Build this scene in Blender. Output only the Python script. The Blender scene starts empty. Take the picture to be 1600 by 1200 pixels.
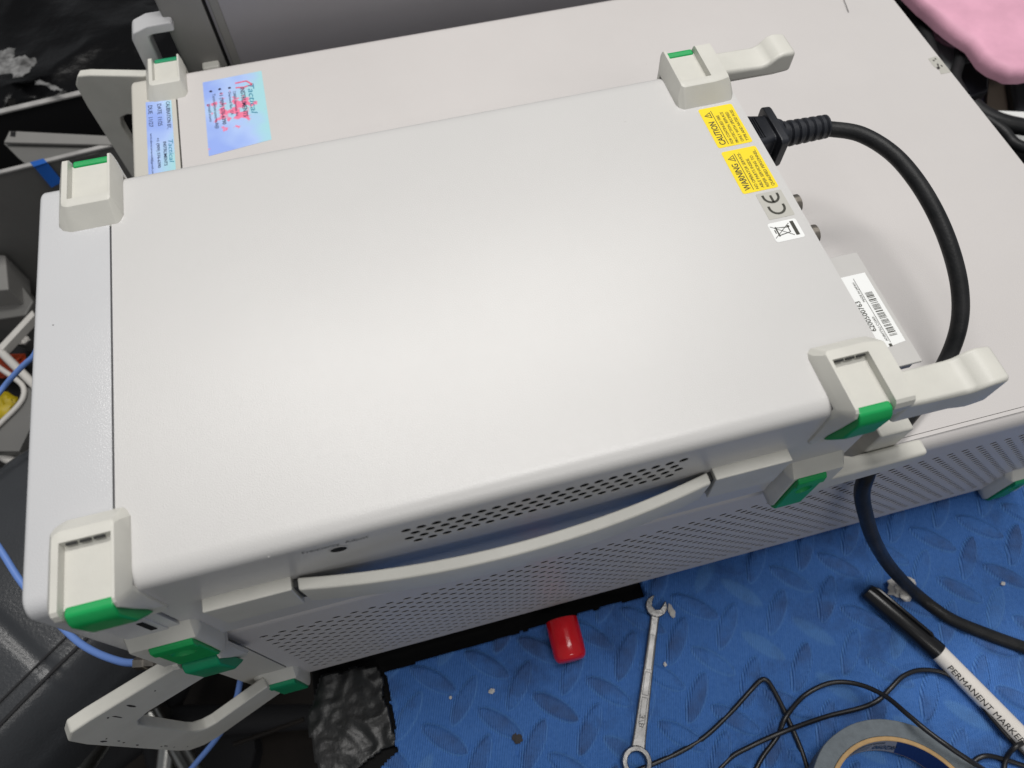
import bpy, bmesh, math, random
from mathutils import Vector, Matrix, noise
PI = math.pi
scn = bpy.context.scene
C = scn.collection

# ---------------------------------------------------------------- camera, world, lamps
FPX = 1152.28                      # focal length in pixels of the 1600 px wide photograph
RC = ((0.966779479, -0.255611817, -0.000196855),
      (-0.225953676, -0.854245365, -0.468198455),
      (0.119508896, 0.452689138, -0.883623318))
CAMZ = 0.2765
cam = bpy.data.cameras.new('camera')
cam.sensor_width = 36.0
cam.lens = FPX / 1600 * 36
cam.clip_start = 0.01
cam.clip_end = 50
cam.dof.use_dof = True
cam.dof.focus_distance = 0.40
cam.dof.aperture_fstop = 11
camo = bpy.data.objects.new('camera', cam)
r, d, f = [Vector(v) for v in RC]
m = Matrix.Identity(4)
for i in range(3):
    m[i][0] = r[i]; m[i][1] = -d[i]; m[i][2] = -f[i]
m[2][3] = CAMZ
camo.matrix_world = m
C.objects.link(camo)
scn.camera = camo

w = bpy.data.worlds.new('World'); scn.world = w; w.use_nodes = True
w.node_tree.nodes['Background'].inputs[0].default_value = (0.93, 0.96, 1.0, 1)
w.node_tree.nodes['Background'].inputs[1].default_value = 0.225

def area(name, loc, target, sx, sy, power, col):
    l = bpy.data.lights.new(name, 'AREA'); l.shape = 'RECTANGLE'; l.size = sx; l.size_y = sy
    l.energy = power; l.color = col
    o = bpy.data.objects.new(name, l); o.location = loc
    o.rotation_euler = (Vector(target) - Vector(loc)).to_track_quat('-Z', 'Y').to_euler()
    C.objects.link(o); return o
area('ceiling_lamp', (0.10, 1.05, 1.60), (0.15, 0.45, 0), 1.5, 0.25, 21, (1.0, 0.975, 0.94))
area('ceiling_lamp_room', (0.35, 0.24, 2.0), (0.35, 0.24, 0), 1.0, 0.5, 18.5, (1.0, 0.98, 0.955))
area('front_fill_light', (0.3, -1.9, 2.1), (0.2, 0.1, 0), 1.2, 0.4, 10, (1.0, 0.97, 0.93))  # added fill light that lifts the near side faces, no known lamp

scn.view_settings.view_transform = 'Standard'
scn.view_settings.look = 'None'
scn.view_settings.exposure = 0.0
scn.view_settings.gamma = 1.0
scn.view_settings.use_curve_mapping = False

# ---------------------------------------------------------------- helpers
def at(px, py, z):
    """world point at height z seen at photograph pixel (px, py)"""
    v = r * (px - 800) + d * (py - 600) + f * FPX
    t = (z - CAMZ) / v.z
    return Vector((0, 0, CAMZ)) + v * t

def at_y(px, py, y):
    v = r * (px - 800) + d * (py - 600) + f * FPX
    return Vector((0, 0, CAMZ)) + v * (y / v.y)

def mat(name, col, rough=0.5, spec=0.5, metal=0.0, bump=0.0, bscale=900, detail=2, var=0.0, vscale=12,
        rvar=0.0, trans=0.0, coat=0.0, sss=0.0, col2=None):
    m = bpy.data.materials.new(name); m.use_nodes = True
    nt = m.node_tree; N = nt.nodes; L = nt.links
    b = N['Principled BSDF']
    b.inputs['Base Color'].default_value = (*col, 1)
    b.inputs['Roughness'].default_value = rough
    b.inputs['Specular IOR Level'].default_value = spec
    b.inputs['Metallic'].default_value = metal
    b.inputs['Transmission Weight'].default_value = trans
    b.inputs['Coat Weight'].default_value = coat
    b.inputs['Coat Roughness'].default_value = 0.15
    tc = N.new('ShaderNodeTexCoord')
    if bump:
        n = N.new('ShaderNodeTexNoise'); n.inputs['Scale'].default_value = bscale; n.inputs['Detail'].default_value = detail
        L.new(tc.outputs['Object'], n.inputs['Vector'])
        bp = N.new('ShaderNodeBump'); bp.inputs['Strength'].default_value = bump; bp.inputs['Distance'].default_value = 0.0004
        L.new(n.outputs['Fac'], bp.inputs['Height']); L.new(bp.outputs['Normal'], b.inputs['Normal'])
    if var or col2:
        n = N.new('ShaderNodeTexNoise'); n.inputs['Scale'].default_value = vscale; n.inputs['Detail'].default_value = 5
        n.inputs['Roughness'].default_value = 0.6
        L.new(tc.outputs['Object'], n.inputs['Vector'])
        mr = N.new('ShaderNodeMapRange'); mr.inputs['From Min'].default_value = 0.32; mr.inputs['From Max'].default_value = 0.68
        L.new(n.outputs['Fac'], mr.inputs['Value'])
        mx = N.new('ShaderNodeMix'); mx.data_type = 'RGBA'
        c2 = col2 or tuple(c * (1 - var) for c in col)
        mx.inputs['A'].default_value = (*col, 1); mx.inputs['B'].default_value = (*c2, 1)
        L.new(mr.outputs['Result'], mx.inputs['Factor']); L.new(mx.outputs['Result'], b.inputs['Base Color'])
    if rvar:
        n = N.new('ShaderNodeTexNoise'); n.inputs['Scale'].default_value = 25; n.inputs['Detail'].default_value = 6
        L.new(tc.outputs['Object'], n.inputs['Vector'])
        mr = N.new('ShaderNodeMapRange'); mr.inputs['From Min'].default_value = 0.3; mr.inputs['From Max'].default_value = 0.7
        mr.inputs['To Min'].default_value = rough - rvar; mr.inputs['To Max'].default_value = rough + rvar
        L.new(n.outputs['Fac'], mr.inputs['Value']); L.new(mr.outputs['Result'], b.inputs['Roughness'])
    return m

M = dict(
    cover=mat('cover_paint', (0.555, 0.547, 0.537), 0.30, 0.5, bump=0.22, bscale=1900, var=0.03, vscale=9, rvar=0.012),
    cover2=mat('cover_paint_warm', (0.585, 0.560, 0.548), 0.42, 0.4, bump=0.3, bscale=1300, var=0.05, vscale=7, rvar=0.02),
    bezel=mat('bezel_paint', (0.545, 0.548, 0.560), 0.20, 0.5, bump=0.24, bscale=1500, var=0.03, vscale=14, rvar=0.04),
    bezel2=mat('bezel_cream', (0.55, 0.53, 0.48), 0.45, 0.4, bump=0.1, var=0.05),
    block=mat('block_plastic', (0.605, 0.595, 0.545), 0.38, 0.45, bump=0.15, bscale=2200, var=0.09, vscale=45, rvar=.06),
    pad=mat('green_plastic', (0.006, 0.33, 0.085), 0.38, 0.4, bump=0.1, bscale=2500, var=0.12, vscale=80),
    pad2=mat('green_plastic_teal', (0.006, 0.27, 0.12), 0.45, 0.35, var=0.12, vscale=80),
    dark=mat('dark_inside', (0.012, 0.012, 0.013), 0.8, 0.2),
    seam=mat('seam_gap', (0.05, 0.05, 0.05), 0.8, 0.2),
    rubber=mat('cord_rubber', (0.010, 0.011, 0.012), 0.45, 0.22, bump=0.35, bscale=700, rvar=0.12, col2=(0.022, 0.022, 0.023), vscale=70),
    plug=mat('plug_plastic', (0.016, 0.018, 0.024), 0.42, 0.5, bump=0.2, bscale=1500),
    wire=mat('thin_wire', (0.010, 0.010, 0.012), 0.35, 0.5),
    steel=mat('steel', (0.30, 0.295, 0.29), 0.40, 0.5, metal=1.0, bump=0.4, bscale=500, var=0.25, vscale=150, rvar=0.1),
    engrave=mat('engraving', (0.13, 0.13, 0.13), 0.6, 0.3, metal=0.6),
    chrome=mat('chrome', (0.45, 0.45, 0.43), 0.30, 0.5, metal=1.0),
    bnc=mat('nickel', (0.42, 0.38, 0.33), 0.33, 0.5, metal=1.0, var=0.3, vscale=300),
    yellow=mat('label_yellow', (0.84, 0.64, 0.008), 0.42, 0.4),
    white=mat('label_white', (0.78, 0.79, 0.78), 0.4, 0.4),
    cegrey=mat('label_beige', (0.45, 0.44, 0.40), 0.45, 0.4),
    plate=mat('plate_grey', (0.50, 0.49, 0.475), 0.42, 0.4, var=0.06, vscale=30),
    ink=mat('label_ink', (0.045, 0.045, 0.035), 0.5, 0.3),
    inkb=mat('sticker_ink', (0.03, 0.035, 0.09), 0.5, 0.3),
    inkt=mat('sticker_ink_teal', (0.02, 0.22, 0.36), 0.5, 0.3),
    inkr=mat('sticker_ink_red', (0.85, 0.16, 0.26), 0.4, 0.3, var=0.3, vscale=120),
    print_=mat('panel_print', (0.10, 0.10, 0.105), 0.5, 0.3),
    red=mat('red_vinyl', (0.72, 0.008, 0.016), 0.16, 0.5, var=0.15, vscale=60),
    cap=mat('marker_cap', (0.006, 0.006, 0.007), 0.28, 0.5),
    barrel=mat('marker_barrel', (0.76, 0.72, 0.67), 0.35, 0.4, var=0.05, vscale=60),
    tape=mat('tape_side', (0.15, 0.175, 0.195), 0.55, 0.3, bump=0.5, bscale=900, var=0.2, vscale=180),
    core=mat('cardboard_core', (0.50, 0.33, 0.16), 0.8, 0.2, var=0.15, vscale=200),
    corein=mat('core_print_white', (0.33, 0.33, 0.34), 0.5, 0.3),
    coreblue=mat('core_print_blue', (0.01, 0.03, 0.14), 0.5, 0.3),
    bluetape=mat('blue_tape', (0.01, 0.09, 0.38), 0.5, 0.3),
    pink=mat('pink_foam', (0.80, 0.42, 0.55), 0.6, 0.3, bump=0.5, bscale=420, detail=6, var=0.14, vscale=35),
    leather=mat('black_leather', (0.040, 0.043, 0.048), 0.30, 0.5, bump=0.7, bscale=480, detail=4, var=0.2),
    thread=mat('seam_thread', (0.02, 0.02, 0.022), 0.7, 0.3),
    floor=mat('floor_dark', (0.022, 0.016, 0.012), 0.6, 0.3, var=0.7, vscale=6),
    table=mat('table_black', (0.004, 0.004, 0.004), 0.6, 0.15, bump=0.3, bscale=60),
    greym=mat('grey_metal', (0.15, 0.148, 0.142), 0.45, 0.4, var=0.2, vscale=8),
    rim=mat('light_metal', (0.42, 0.41, 0.40), 0.45, 0.4, var=0.35, vscale=35),
    greyp=mat('grey_plastic', (0.24, 0.235, 0.225), 0.5, 0.4, var=0.15),
    whitep=mat('white_plastic', (0.58, 0.56, 0.53), 0.5, 0.4, var=0.15, vscale=30),
    orange=mat('orange_plastic', (0.40, 0.045, 0.006), 0.45, 0.4, var=0.4, vscale=60),
    yellowp=mat('yellow_plastic', (0.48, 0.36, 0.01), 0.45, 0.4, var=0.4, vscale=60),
    bluec=mat('blue_cable', (0.13, 0.24, 0.58), 0.42, 0.4),
    paper=mat('paper_scrap', (0.62, 0.60, 0.57), 0.75, 0.2, var=0.15, vscale=200),
    brown=mat('brown_card', (0.30, 0.25, 0.20), 0.7, 0.2, var=0.2),
    violet=mat('violet_grey', (0.13, 0.13, 0.21), 0.6, 0.3),
    sage=mat('pale_sheet', (0.36, 0.38, 0.39), 0.5, 0.3),
    scuff=mat('scuff_dark', (0.05, 0.045, 0.045), 0.7, 0.2),
)

def crumple_mat():
    m = mat('black_film', (0.003, 0.003, 0.0035), 0.26, 0.14)
    nt = m.node_tree; N = nt.nodes; L = nt.links; b = N['Principled BSDF']
    tc = N.new('ShaderNodeTexCoord')
    v = N.new('ShaderNodeTexVoronoi'); v.inputs['Scale'].default_value = 26
    n = N.new('ShaderNodeTexNoise'); n.inputs['Scale'].default_value = 60; n.inputs['Detail'].default_value = 8
    ad = N.new('ShaderNodeMath'); ad.operation = 'ADD'
    L.new(tc.outputs['Object'], v.inputs['Vector']); L.new(tc.outputs['Object'], n.inputs['Vector'])
    L.new(v.outputs['Distance'], ad.inputs[0]); L.new(n.outputs['Fac'], ad.inputs[1])
    bp = N.new('ShaderNodeBump'); bp.inputs['Strength'].default_value = 0.3; bp.inputs['Distance'].default_value = 0.005
    L.new(ad.outputs[0], bp.inputs['Height']); L.new(bp.outputs['Normal'], b.inputs['Normal'])
    return m
M['film'] = crumple_mat()

def tape_black_mat():
    m = mat('black_tape', (0.010, 0.010, 0.010), 0.36, 0.5)
    nt = m.node_tree; N = nt.nodes; L = nt.links; b = N['Principled BSDF']
    tc = N.new('ShaderNodeTexCoord'); n = N.new('ShaderNodeTexNoise'); n.inputs['Scale'].default_value = 38; n.inputs['Detail'].default_value = 4
    n.inputs['Roughness'].default_value = 0.5
    L.new(tc.outputs['Object'], n.inputs['Vector'])
    cr = N.new('ShaderNodeValToRGB'); cr.color_ramp.elements[0].position = 0.42; cr.color_ramp.elements[0].color = (0.007, 0.008, 0.008, 1)
    cr.color_ramp.elements[1].position = 0.72; cr.color_ramp.elements[1].color = (0.022, 0.021, 0.021, 1)
    L.new(n.outputs['Fac'], cr.inputs['Fac']); L.new(cr.outputs['Color'], b.inputs['Base Color'])
    bp = N.new('ShaderNodeBump'); bp.inputs['Strength'].default_value = 0.7; bp.inputs['Distance'].default_value = 0.003
    L.new(n.outputs['Fac'], bp.inputs['Height']); L.new(bp.outputs['Normal'], b.inputs['Normal'])
    return m
M['btape'] = tape_black_mat()

def holo_mat(name, pink):
    m = mat(name, (0.35, 0.5, 0.85), 0.28, 0.5)
    nt = m.node_tree; N = nt.nodes; L = nt.links; b = N['Principled BSDF']
    tc = N.new('ShaderNodeTexCoord')
    n = N.new('ShaderNodeTexNoise'); n.inputs['Scale'].default_value = 26; n.inputs['Detail'].default_value = 2
    L.new(tc.outputs['Object'], n.inputs['Vector'])
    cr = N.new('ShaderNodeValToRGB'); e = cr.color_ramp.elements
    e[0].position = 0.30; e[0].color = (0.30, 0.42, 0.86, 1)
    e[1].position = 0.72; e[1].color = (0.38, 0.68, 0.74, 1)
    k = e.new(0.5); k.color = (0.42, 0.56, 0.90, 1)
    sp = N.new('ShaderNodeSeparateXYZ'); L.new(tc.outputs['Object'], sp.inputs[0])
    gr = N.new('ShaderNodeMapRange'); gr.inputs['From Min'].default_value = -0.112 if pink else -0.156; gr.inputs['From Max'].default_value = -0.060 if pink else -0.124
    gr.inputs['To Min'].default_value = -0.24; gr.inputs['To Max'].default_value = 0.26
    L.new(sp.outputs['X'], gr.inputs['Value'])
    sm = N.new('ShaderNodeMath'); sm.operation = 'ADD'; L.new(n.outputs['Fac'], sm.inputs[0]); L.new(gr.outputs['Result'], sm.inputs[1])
    L.new(sm.outputs[0], cr.inputs['Fac']); L.new(cr.outputs['Color'], b.inputs['Base Color'])  # iridescent sheen painted into the base colour, shifting across the sticker
    if pink:
        n2 = N.new('ShaderNodeTexNoise'); n2.inputs['Scale'].default_value = 170; n2.inputs['Detail'].default_value = 3
        L.new(tc.outputs['Object'], n2.inputs['Vector'])
        ds = N.new('ShaderNodeVectorMath'); ds.operation = 'DISTANCE'; ds.inputs[1].default_value = (-0.0875, 0.4760, -0.1125)
        L.new(tc.outputs['Object'], ds.inputs[0])
        m1 = N.new('ShaderNodeMapRange'); m1.inputs['From Min'].default_value = 0.010; m1.inputs['From Max'].default_value = 0.028
        m1.inputs['To Min'].default_value = 0.10; m1.inputs['To Max'].default_value = -0.20
        L.new(ds.outputs['Value'], m1.inputs['Value'])
        ad = N.new('ShaderNodeMath'); ad.operation = 'ADD'; L.new(n2.outputs['Fac'], ad.inputs[0]); L.new(m1.outputs['Result'], ad.inputs[1])
        m2 = N.new('ShaderNodeMapRange'); m2.inputs['From Min'].default_value = 0.54; m2.inputs['From Max'].default_value = 0.62
        L.new(ad.outputs[0], m2.inputs['Value'])
        mx = N.new('ShaderNodeMix'); mx.data_type = 'RGBA'; mx.inputs['B'].default_value = (0.86, 0.20, 0.34, 1)
        L.new(cr.outputs['Color'], mx.inputs['A']); L.new(m2.outputs['Result'], mx.inputs['Factor']); L.new(mx.outputs['Result'], b.inputs['Base Color'])
    b.inputs['Coat Weight'].default_value = 0.5
    return m
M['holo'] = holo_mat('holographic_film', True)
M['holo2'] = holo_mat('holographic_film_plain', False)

def tag(o, label=None, cat=None, group=None, kind=None):
    if label: o['label'] = label
    if cat: o['category'] = cat
    if group: o['group'] = group
    if kind: o['kind'] = kind
    return o

def empty(name, loc=(0, 0, 0), parent=None):
    o = bpy.data.objects.new(name, None); o.empty_display_size = 0.02
    C.objects.link(o); o.location = loc
    if parent: o.parent = parent
    return o

def obj(name, bm, material, parent=None, bevel=0, seg=2, smooth=False, ang=38, recalc=True, base=None):
    if recalc: bmesh.ops.recalc_face_normals(bm, faces=bm.faces)
    if smooth or bevel:
        for fc in bm.faces: fc.smooth = True
        if not bevel:
            for e in bm.edges:
                if len(e.link_faces) == 2 and e.calc_face_angle(0) > math.radians(ang): e.smooth = False
    me = bpy.data.meshes.new(name); bm.to_mesh(me); bm.free()
    o = bpy.data.objects.new(name, me); C.objects.link(o)
    if isinstance(material, (list, tuple)):
        for k in material: me.materials.append(k)
    else:
        me.materials.append(material)
    if bevel:
        b = o.modifiers.new('bevel', 'BEVEL'); b.width = bevel; b.segments = seg; b.limit_method = 'ANGLE'
        b.angle_limit = math.radians(28); b.harden_normals = True; b.use_clamp_overlap = True
    if parent:
        o.parent = parent
        o.matrix_parent_inverse = Matrix.Translation(-Vector(base if base else parent_world(parent)))
    return o

def parent_world(p):
    v = p.location.copy()
    if p.parent: v = v + p.matrix_parent_inverse.translation + parent_world(p.parent)
    return v

def loft(bm, rings, closed=True, cap0=True, cap1=True):
    R = [[bm.verts.new(p) for p in ring] for ring in rings]
    n = len(R[0])
    for a, b in zip(R, R[1:]):
        for i in range(n if closed else n - 1):
            j = (i + 1) % n
            try: bm.faces.new((a[i], a[j], b[j], b[i]))
            except ValueError: pass
    if cap0: bm.faces.new(R[0])
    if cap1: bm.faces.new(list(reversed(R[-1])))
    return R

def box(bm, x0, x1, y0, y1, z0, z1):
    P = [(x, y, z) for x in (x0, x1) for y in (y0, y1) for z in (z0, z1)]
    v = [bm.verts.new(p) for p in P]
    for q in ((0, 1, 3, 2), (4, 6, 7, 5), (0, 4, 5, 1), (2, 3, 7, 6), (0, 2, 6, 4), (1, 5, 7, 3)):
        bm.faces.new([v[k] for k in q])

def newbox(name, x0, x1, y0, y1, z0, z1, m, parent=None, bevel=0, **k):
    bm = bmesh.new(); box(bm, x0, x1, y0, y1, z0, z1); return obj(name, bm, m, parent, bevel, **k)

def slab(pts, off):
    """closed polygon pts (3D) thickened by vector off"""
    bm = bmesh.new(); off = Vector(off)
    loft(bm, [[Vector(p) for p in pts], [Vector(p) + off for p in pts]])
    return bm

def hull(pts):
    bm = bmesh.new()
    for p in pts: bm.verts.new(p)
    res = bmesh.ops.convex_hull(bm, input=bm.verts)
    junk = [g for g in res['geom_interior'] if isinstance(g, bmesh.types.BMVert)]
    if junk: bmesh.ops.delete(bm, geom=junk, context='VERTS')
    return bm

def spline(P, n=10):
    P = [Vector(p) for p in P]
    Q = [P[0] * 2 - P[1]] + P + [P[-1] * 2 - P[-2]]
    out = []
    for i in range(1, len(Q) - 2):
        a, b, c, e = Q[i - 1:i + 3]
        for k in range(n):
            t = k / n
            out.append(0.5 * ((2 * b) + (c - a) * t + (2 * a - 5 * b + 4 * c - e) * t * t + (3 * b - a - 3 * c + e) * t ** 3))
    out.append(P[-1]); return out

def tube_into(bm, path, rad, seg=12, caps=True):
    rings = []; up = Vector((0.123, 0.2, 1)).normalized(); prev = None
    for i, p in enumerate(path):
        t = (path[min(i + 1, len(path) - 1)] - path[max(i - 1, 0)]).normalized()
        if prev is None: nrm = (up - t * up.dot(t)).normalized()
        else: nrm = (prev - t * prev.dot(t)).normalized()
        prev = nrm; bn = t.cross(nrm)
        rr = rad[i] if isinstance(rad, (list, tuple)) else rad
        rings.append([p + (nrm * math.cos(a) + bn * math.sin(a)) * rr for a in [2 * PI * k / seg for k in range(seg)]])
    loft(bm, rings, cap0=caps, cap1=caps)

def tube(name, P, rad, m, parent=None, seg=12, n=10, smooth_path=True):
    bm = bmesh.new(); path = spline(P, n) if smooth_path else [Vector(p) for p in P]
    tube_into(bm, path, rad, seg)
    return obj(name, bm, m, parent, smooth=True, ang=50)

def rrect(y0, y1, z0, z1, rad, n=5, top=True, bot=True):
    """rounded rectangle outline in (a,b)"""
    out = []
    def arc(cx, cy, a0, r_):
        if r_ <= 0: out.append((cx, cy)); return
        for k in range(n + 1):
            a = a0 + PI / 2 * k / n; out.append((cx + r_ * math.cos(a), cy + r_ * math.sin(a)))
    rt = rad if top else 0.0005; rb = rad if bot else 0.0005
    arc(y1 - rt, z1 - rt, 0, rt); arc(y0 + rt, z1 - rt, PI / 2, rt)
    arc(y0 + rb, z0 + rb, PI, rb); arc(y1 - rb, z0 + rb, 1.5 * PI, rb)
    return out

FONT = None
def text(name, s, o, ux, uy, height, width, m, parent, lift=0.00012, bold=0.0, center=False, shear=0.0, alignz=None):
    """lettering: o = start of baseline, ux reading direction, uy up direction, fitted to width x cap height"""
    cu = bpy.data.curves.new(name + '_curve', 'FONT'); cu.body = s; cu.size = 1; cu.offset = bold; cu.resolution_u = 3; cu.shear = shear
    tmp = bpy.data.objects.new('tmp', cu); C.objects.link(tmp)
    dg = bpy.context.evaluated_depsgraph_get(); dg.update()
    me = bpy.data.meshes.new_from_object(tmp.evaluated_get(dg))
    bpy.data.objects.remove(tmp); bpy.data.curves.remove(cu)
    xs = [v.co.x for v in me.vertices]; ys = [v.co.y for v in me.vertices]
    x0, x1 = min(xs), max(xs); y0, y1 = min(0, 0), 0.7
    sx = width / (x1 - x0) if width else height / 0.7; sy = height / 0.7
    ux = Vector(ux).normalized(); uy = Vector(uy).normalized(); nz = ux.cross(uy)
    o = Vector(o)
    for v in me.vertices:
        v.co = o + ux * ((v.co.x - x0) * sx) + uy * (v.co.y * sy) + nz * lift
    me.materials.append(m)
    t = bpy.data.objects.new(name, me); C.objects.link(t); t.parent = parent
    t.matrix_parent_inverse = Matrix.Translation(-parent_world(parent))
    return t

# ================================================================ the setting
TZ = -0.298            # top of the blue mat
FZ = -1.02
bm = bmesh.new(); box(bm, -4, 4, -3, 5, FZ - 0.05, FZ)
tag(obj('floor', bm, M['floor']), kind='structure')

bm = bmesh.new(); box(bm, -0.128, 1.5, -0.6, 1.5, -0.345, -0.309)
tag(obj('work_table', bm, M['table'], bevel=0.003), 'black topped work table under the blue mat and the large instrument', 'table')

# ---------------------------------------------------------------- blue foam mat
def mat_height(x, y):
    """embossed leaves of the mat: returns (height, leaf mask, direction)"""
    P = 0.0405
    best = 0; dirn = 0
    for kind in (0, 1):
        ox, oy, ang = ((0.0, 0.0335, -44), (0.0195, 0.0540, 50.5))[kind]
        gx = (x - ox) / P; gy = (y - oy) / P
        for ix in (math.floor(gx), math.floor(gx) + 1):
            for iy in (math.floor(gy), math.floor(gy) + 1):
                cx = ox + ix * P; cy = oy + iy * P
                j = noise.noise(Vector((ix * 3.1, iy * 2.7, kind * 5.0)))
                a = math.radians(ang + j * 9)
                dx = x - cx - j * 0.002; dy = y - cy + j * 0.0015
                u = dx * math.cos(a) + dy * math.sin(a); v = -dx * math.sin(a) + dy * math.cos(a)
                hl = 0.0186 + j * .0012
                if abs(u) < hl:
                    wv = 0.0067 * (1 - (u / hl) ** 2) ** 0.55
                    q = 1 - abs(v) / max(wv, 1e-5)
                    if q > 0:
                        e = min(1, q * wv / 0.0022) * max(0.25, min(1.1, 0.85 + j * 1.3))
                        if e > best: best = e; dirn = kind
    return best, dirn

def build_mat():
    bm = bmesh.new(); st = 0.00135
    lay = bm.verts.layers.float_color.new('leaf')
    x0, x1, y0, y1 = -0.115, 0.62, -0.15, 0.135
    nx = int((x1 - x0) / st); ny = int((y1 - y0) / st)
    leaf = {}
    grid = []
    def inside(x, y):
        n1 = noise.noise(Vector((x * 60, y * 60, 3))) * 0.0022 + noise.noise(Vector((x * 250, y * 250, 7))) * 0.0007
        # ragged left edge and the cut edge along the instrument
        left = -0.0735 if y > 0.052 else (-0.0735 + (0.052 - y) * -0.02 if y > 0.034 else -0.0735 - (0.034 - y) * 2.1)
        if x < max(left, -0.108) + n1: return False
        if x < 0.13 and y > 0.0872 + 0.0186 * (x + 0.0735) + n1 * 0.5: return False
        return True
    for j in range(ny + 1):
        row = []
        for i in range(nx + 1):
            x = x0 + i * st; y = y0 + j * st
            h, kd = mat_height(x, y)
            s = h * h * (3 - 2 * h)
            z = 0.0026 * s
            rimv = math.exp(-((h - 0.12) / 0.14) ** 2) if h > 0 else 0
            z += noise.noise(Vector((x * 25, y * 25, 0))) * 0.0011 + noise.noise(Vector((x * 90, y * 90, 2))) * 0.00035
            # torn gouges
            for gx, gy, gr in ((-0.028, 0.022, 0.006), (0.006, 0.012, 0.004), (-0.01, -0.015, 0.008), (0.0285, -0.001, 0.005)):
                dd = ((x - gx) ** 2 + (y - gy) ** 2) / gr ** 2
                if dd < 2: z -= 0.0022 * math.exp(-dd * 2) * (0.5 + noise.noise(Vector((x * 300, y * 300, 5))))
            v = bm.verts.new((x, y, TZ + z)); leaf[v] = (s, kd); row.append(v)
        grid.append(row)
    for v, (s, kd) in leaf.items():
        v[lay] = (s, float(kd), 0, 1)
    for j in range(ny):
        for i in range(nx):
            c = grid[j][i].co
            if inside(c.x, c.y): bm.faces.new((grid[j][i], grid[j][i + 1], grid[j + 1][i + 1], grid[j + 1][i]))
    bmesh.ops.delete(bm, geom=[v for v in bm.verts if not v.link_faces], context='VERTS')
    be = [e for e in bm.edges if len(e.link_faces) == 1]
    res = bmesh.ops.extrude_edge_only(bm, edges=be)
    for g in res['geom']:
        if isinstance(g, bmesh.types.BMVert): g.co.z = TZ - 0.0108
    for fc in bm.faces: fc.smooth = True
    return obj('foam_mat', bm, mat_material(), recalc=False)

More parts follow.
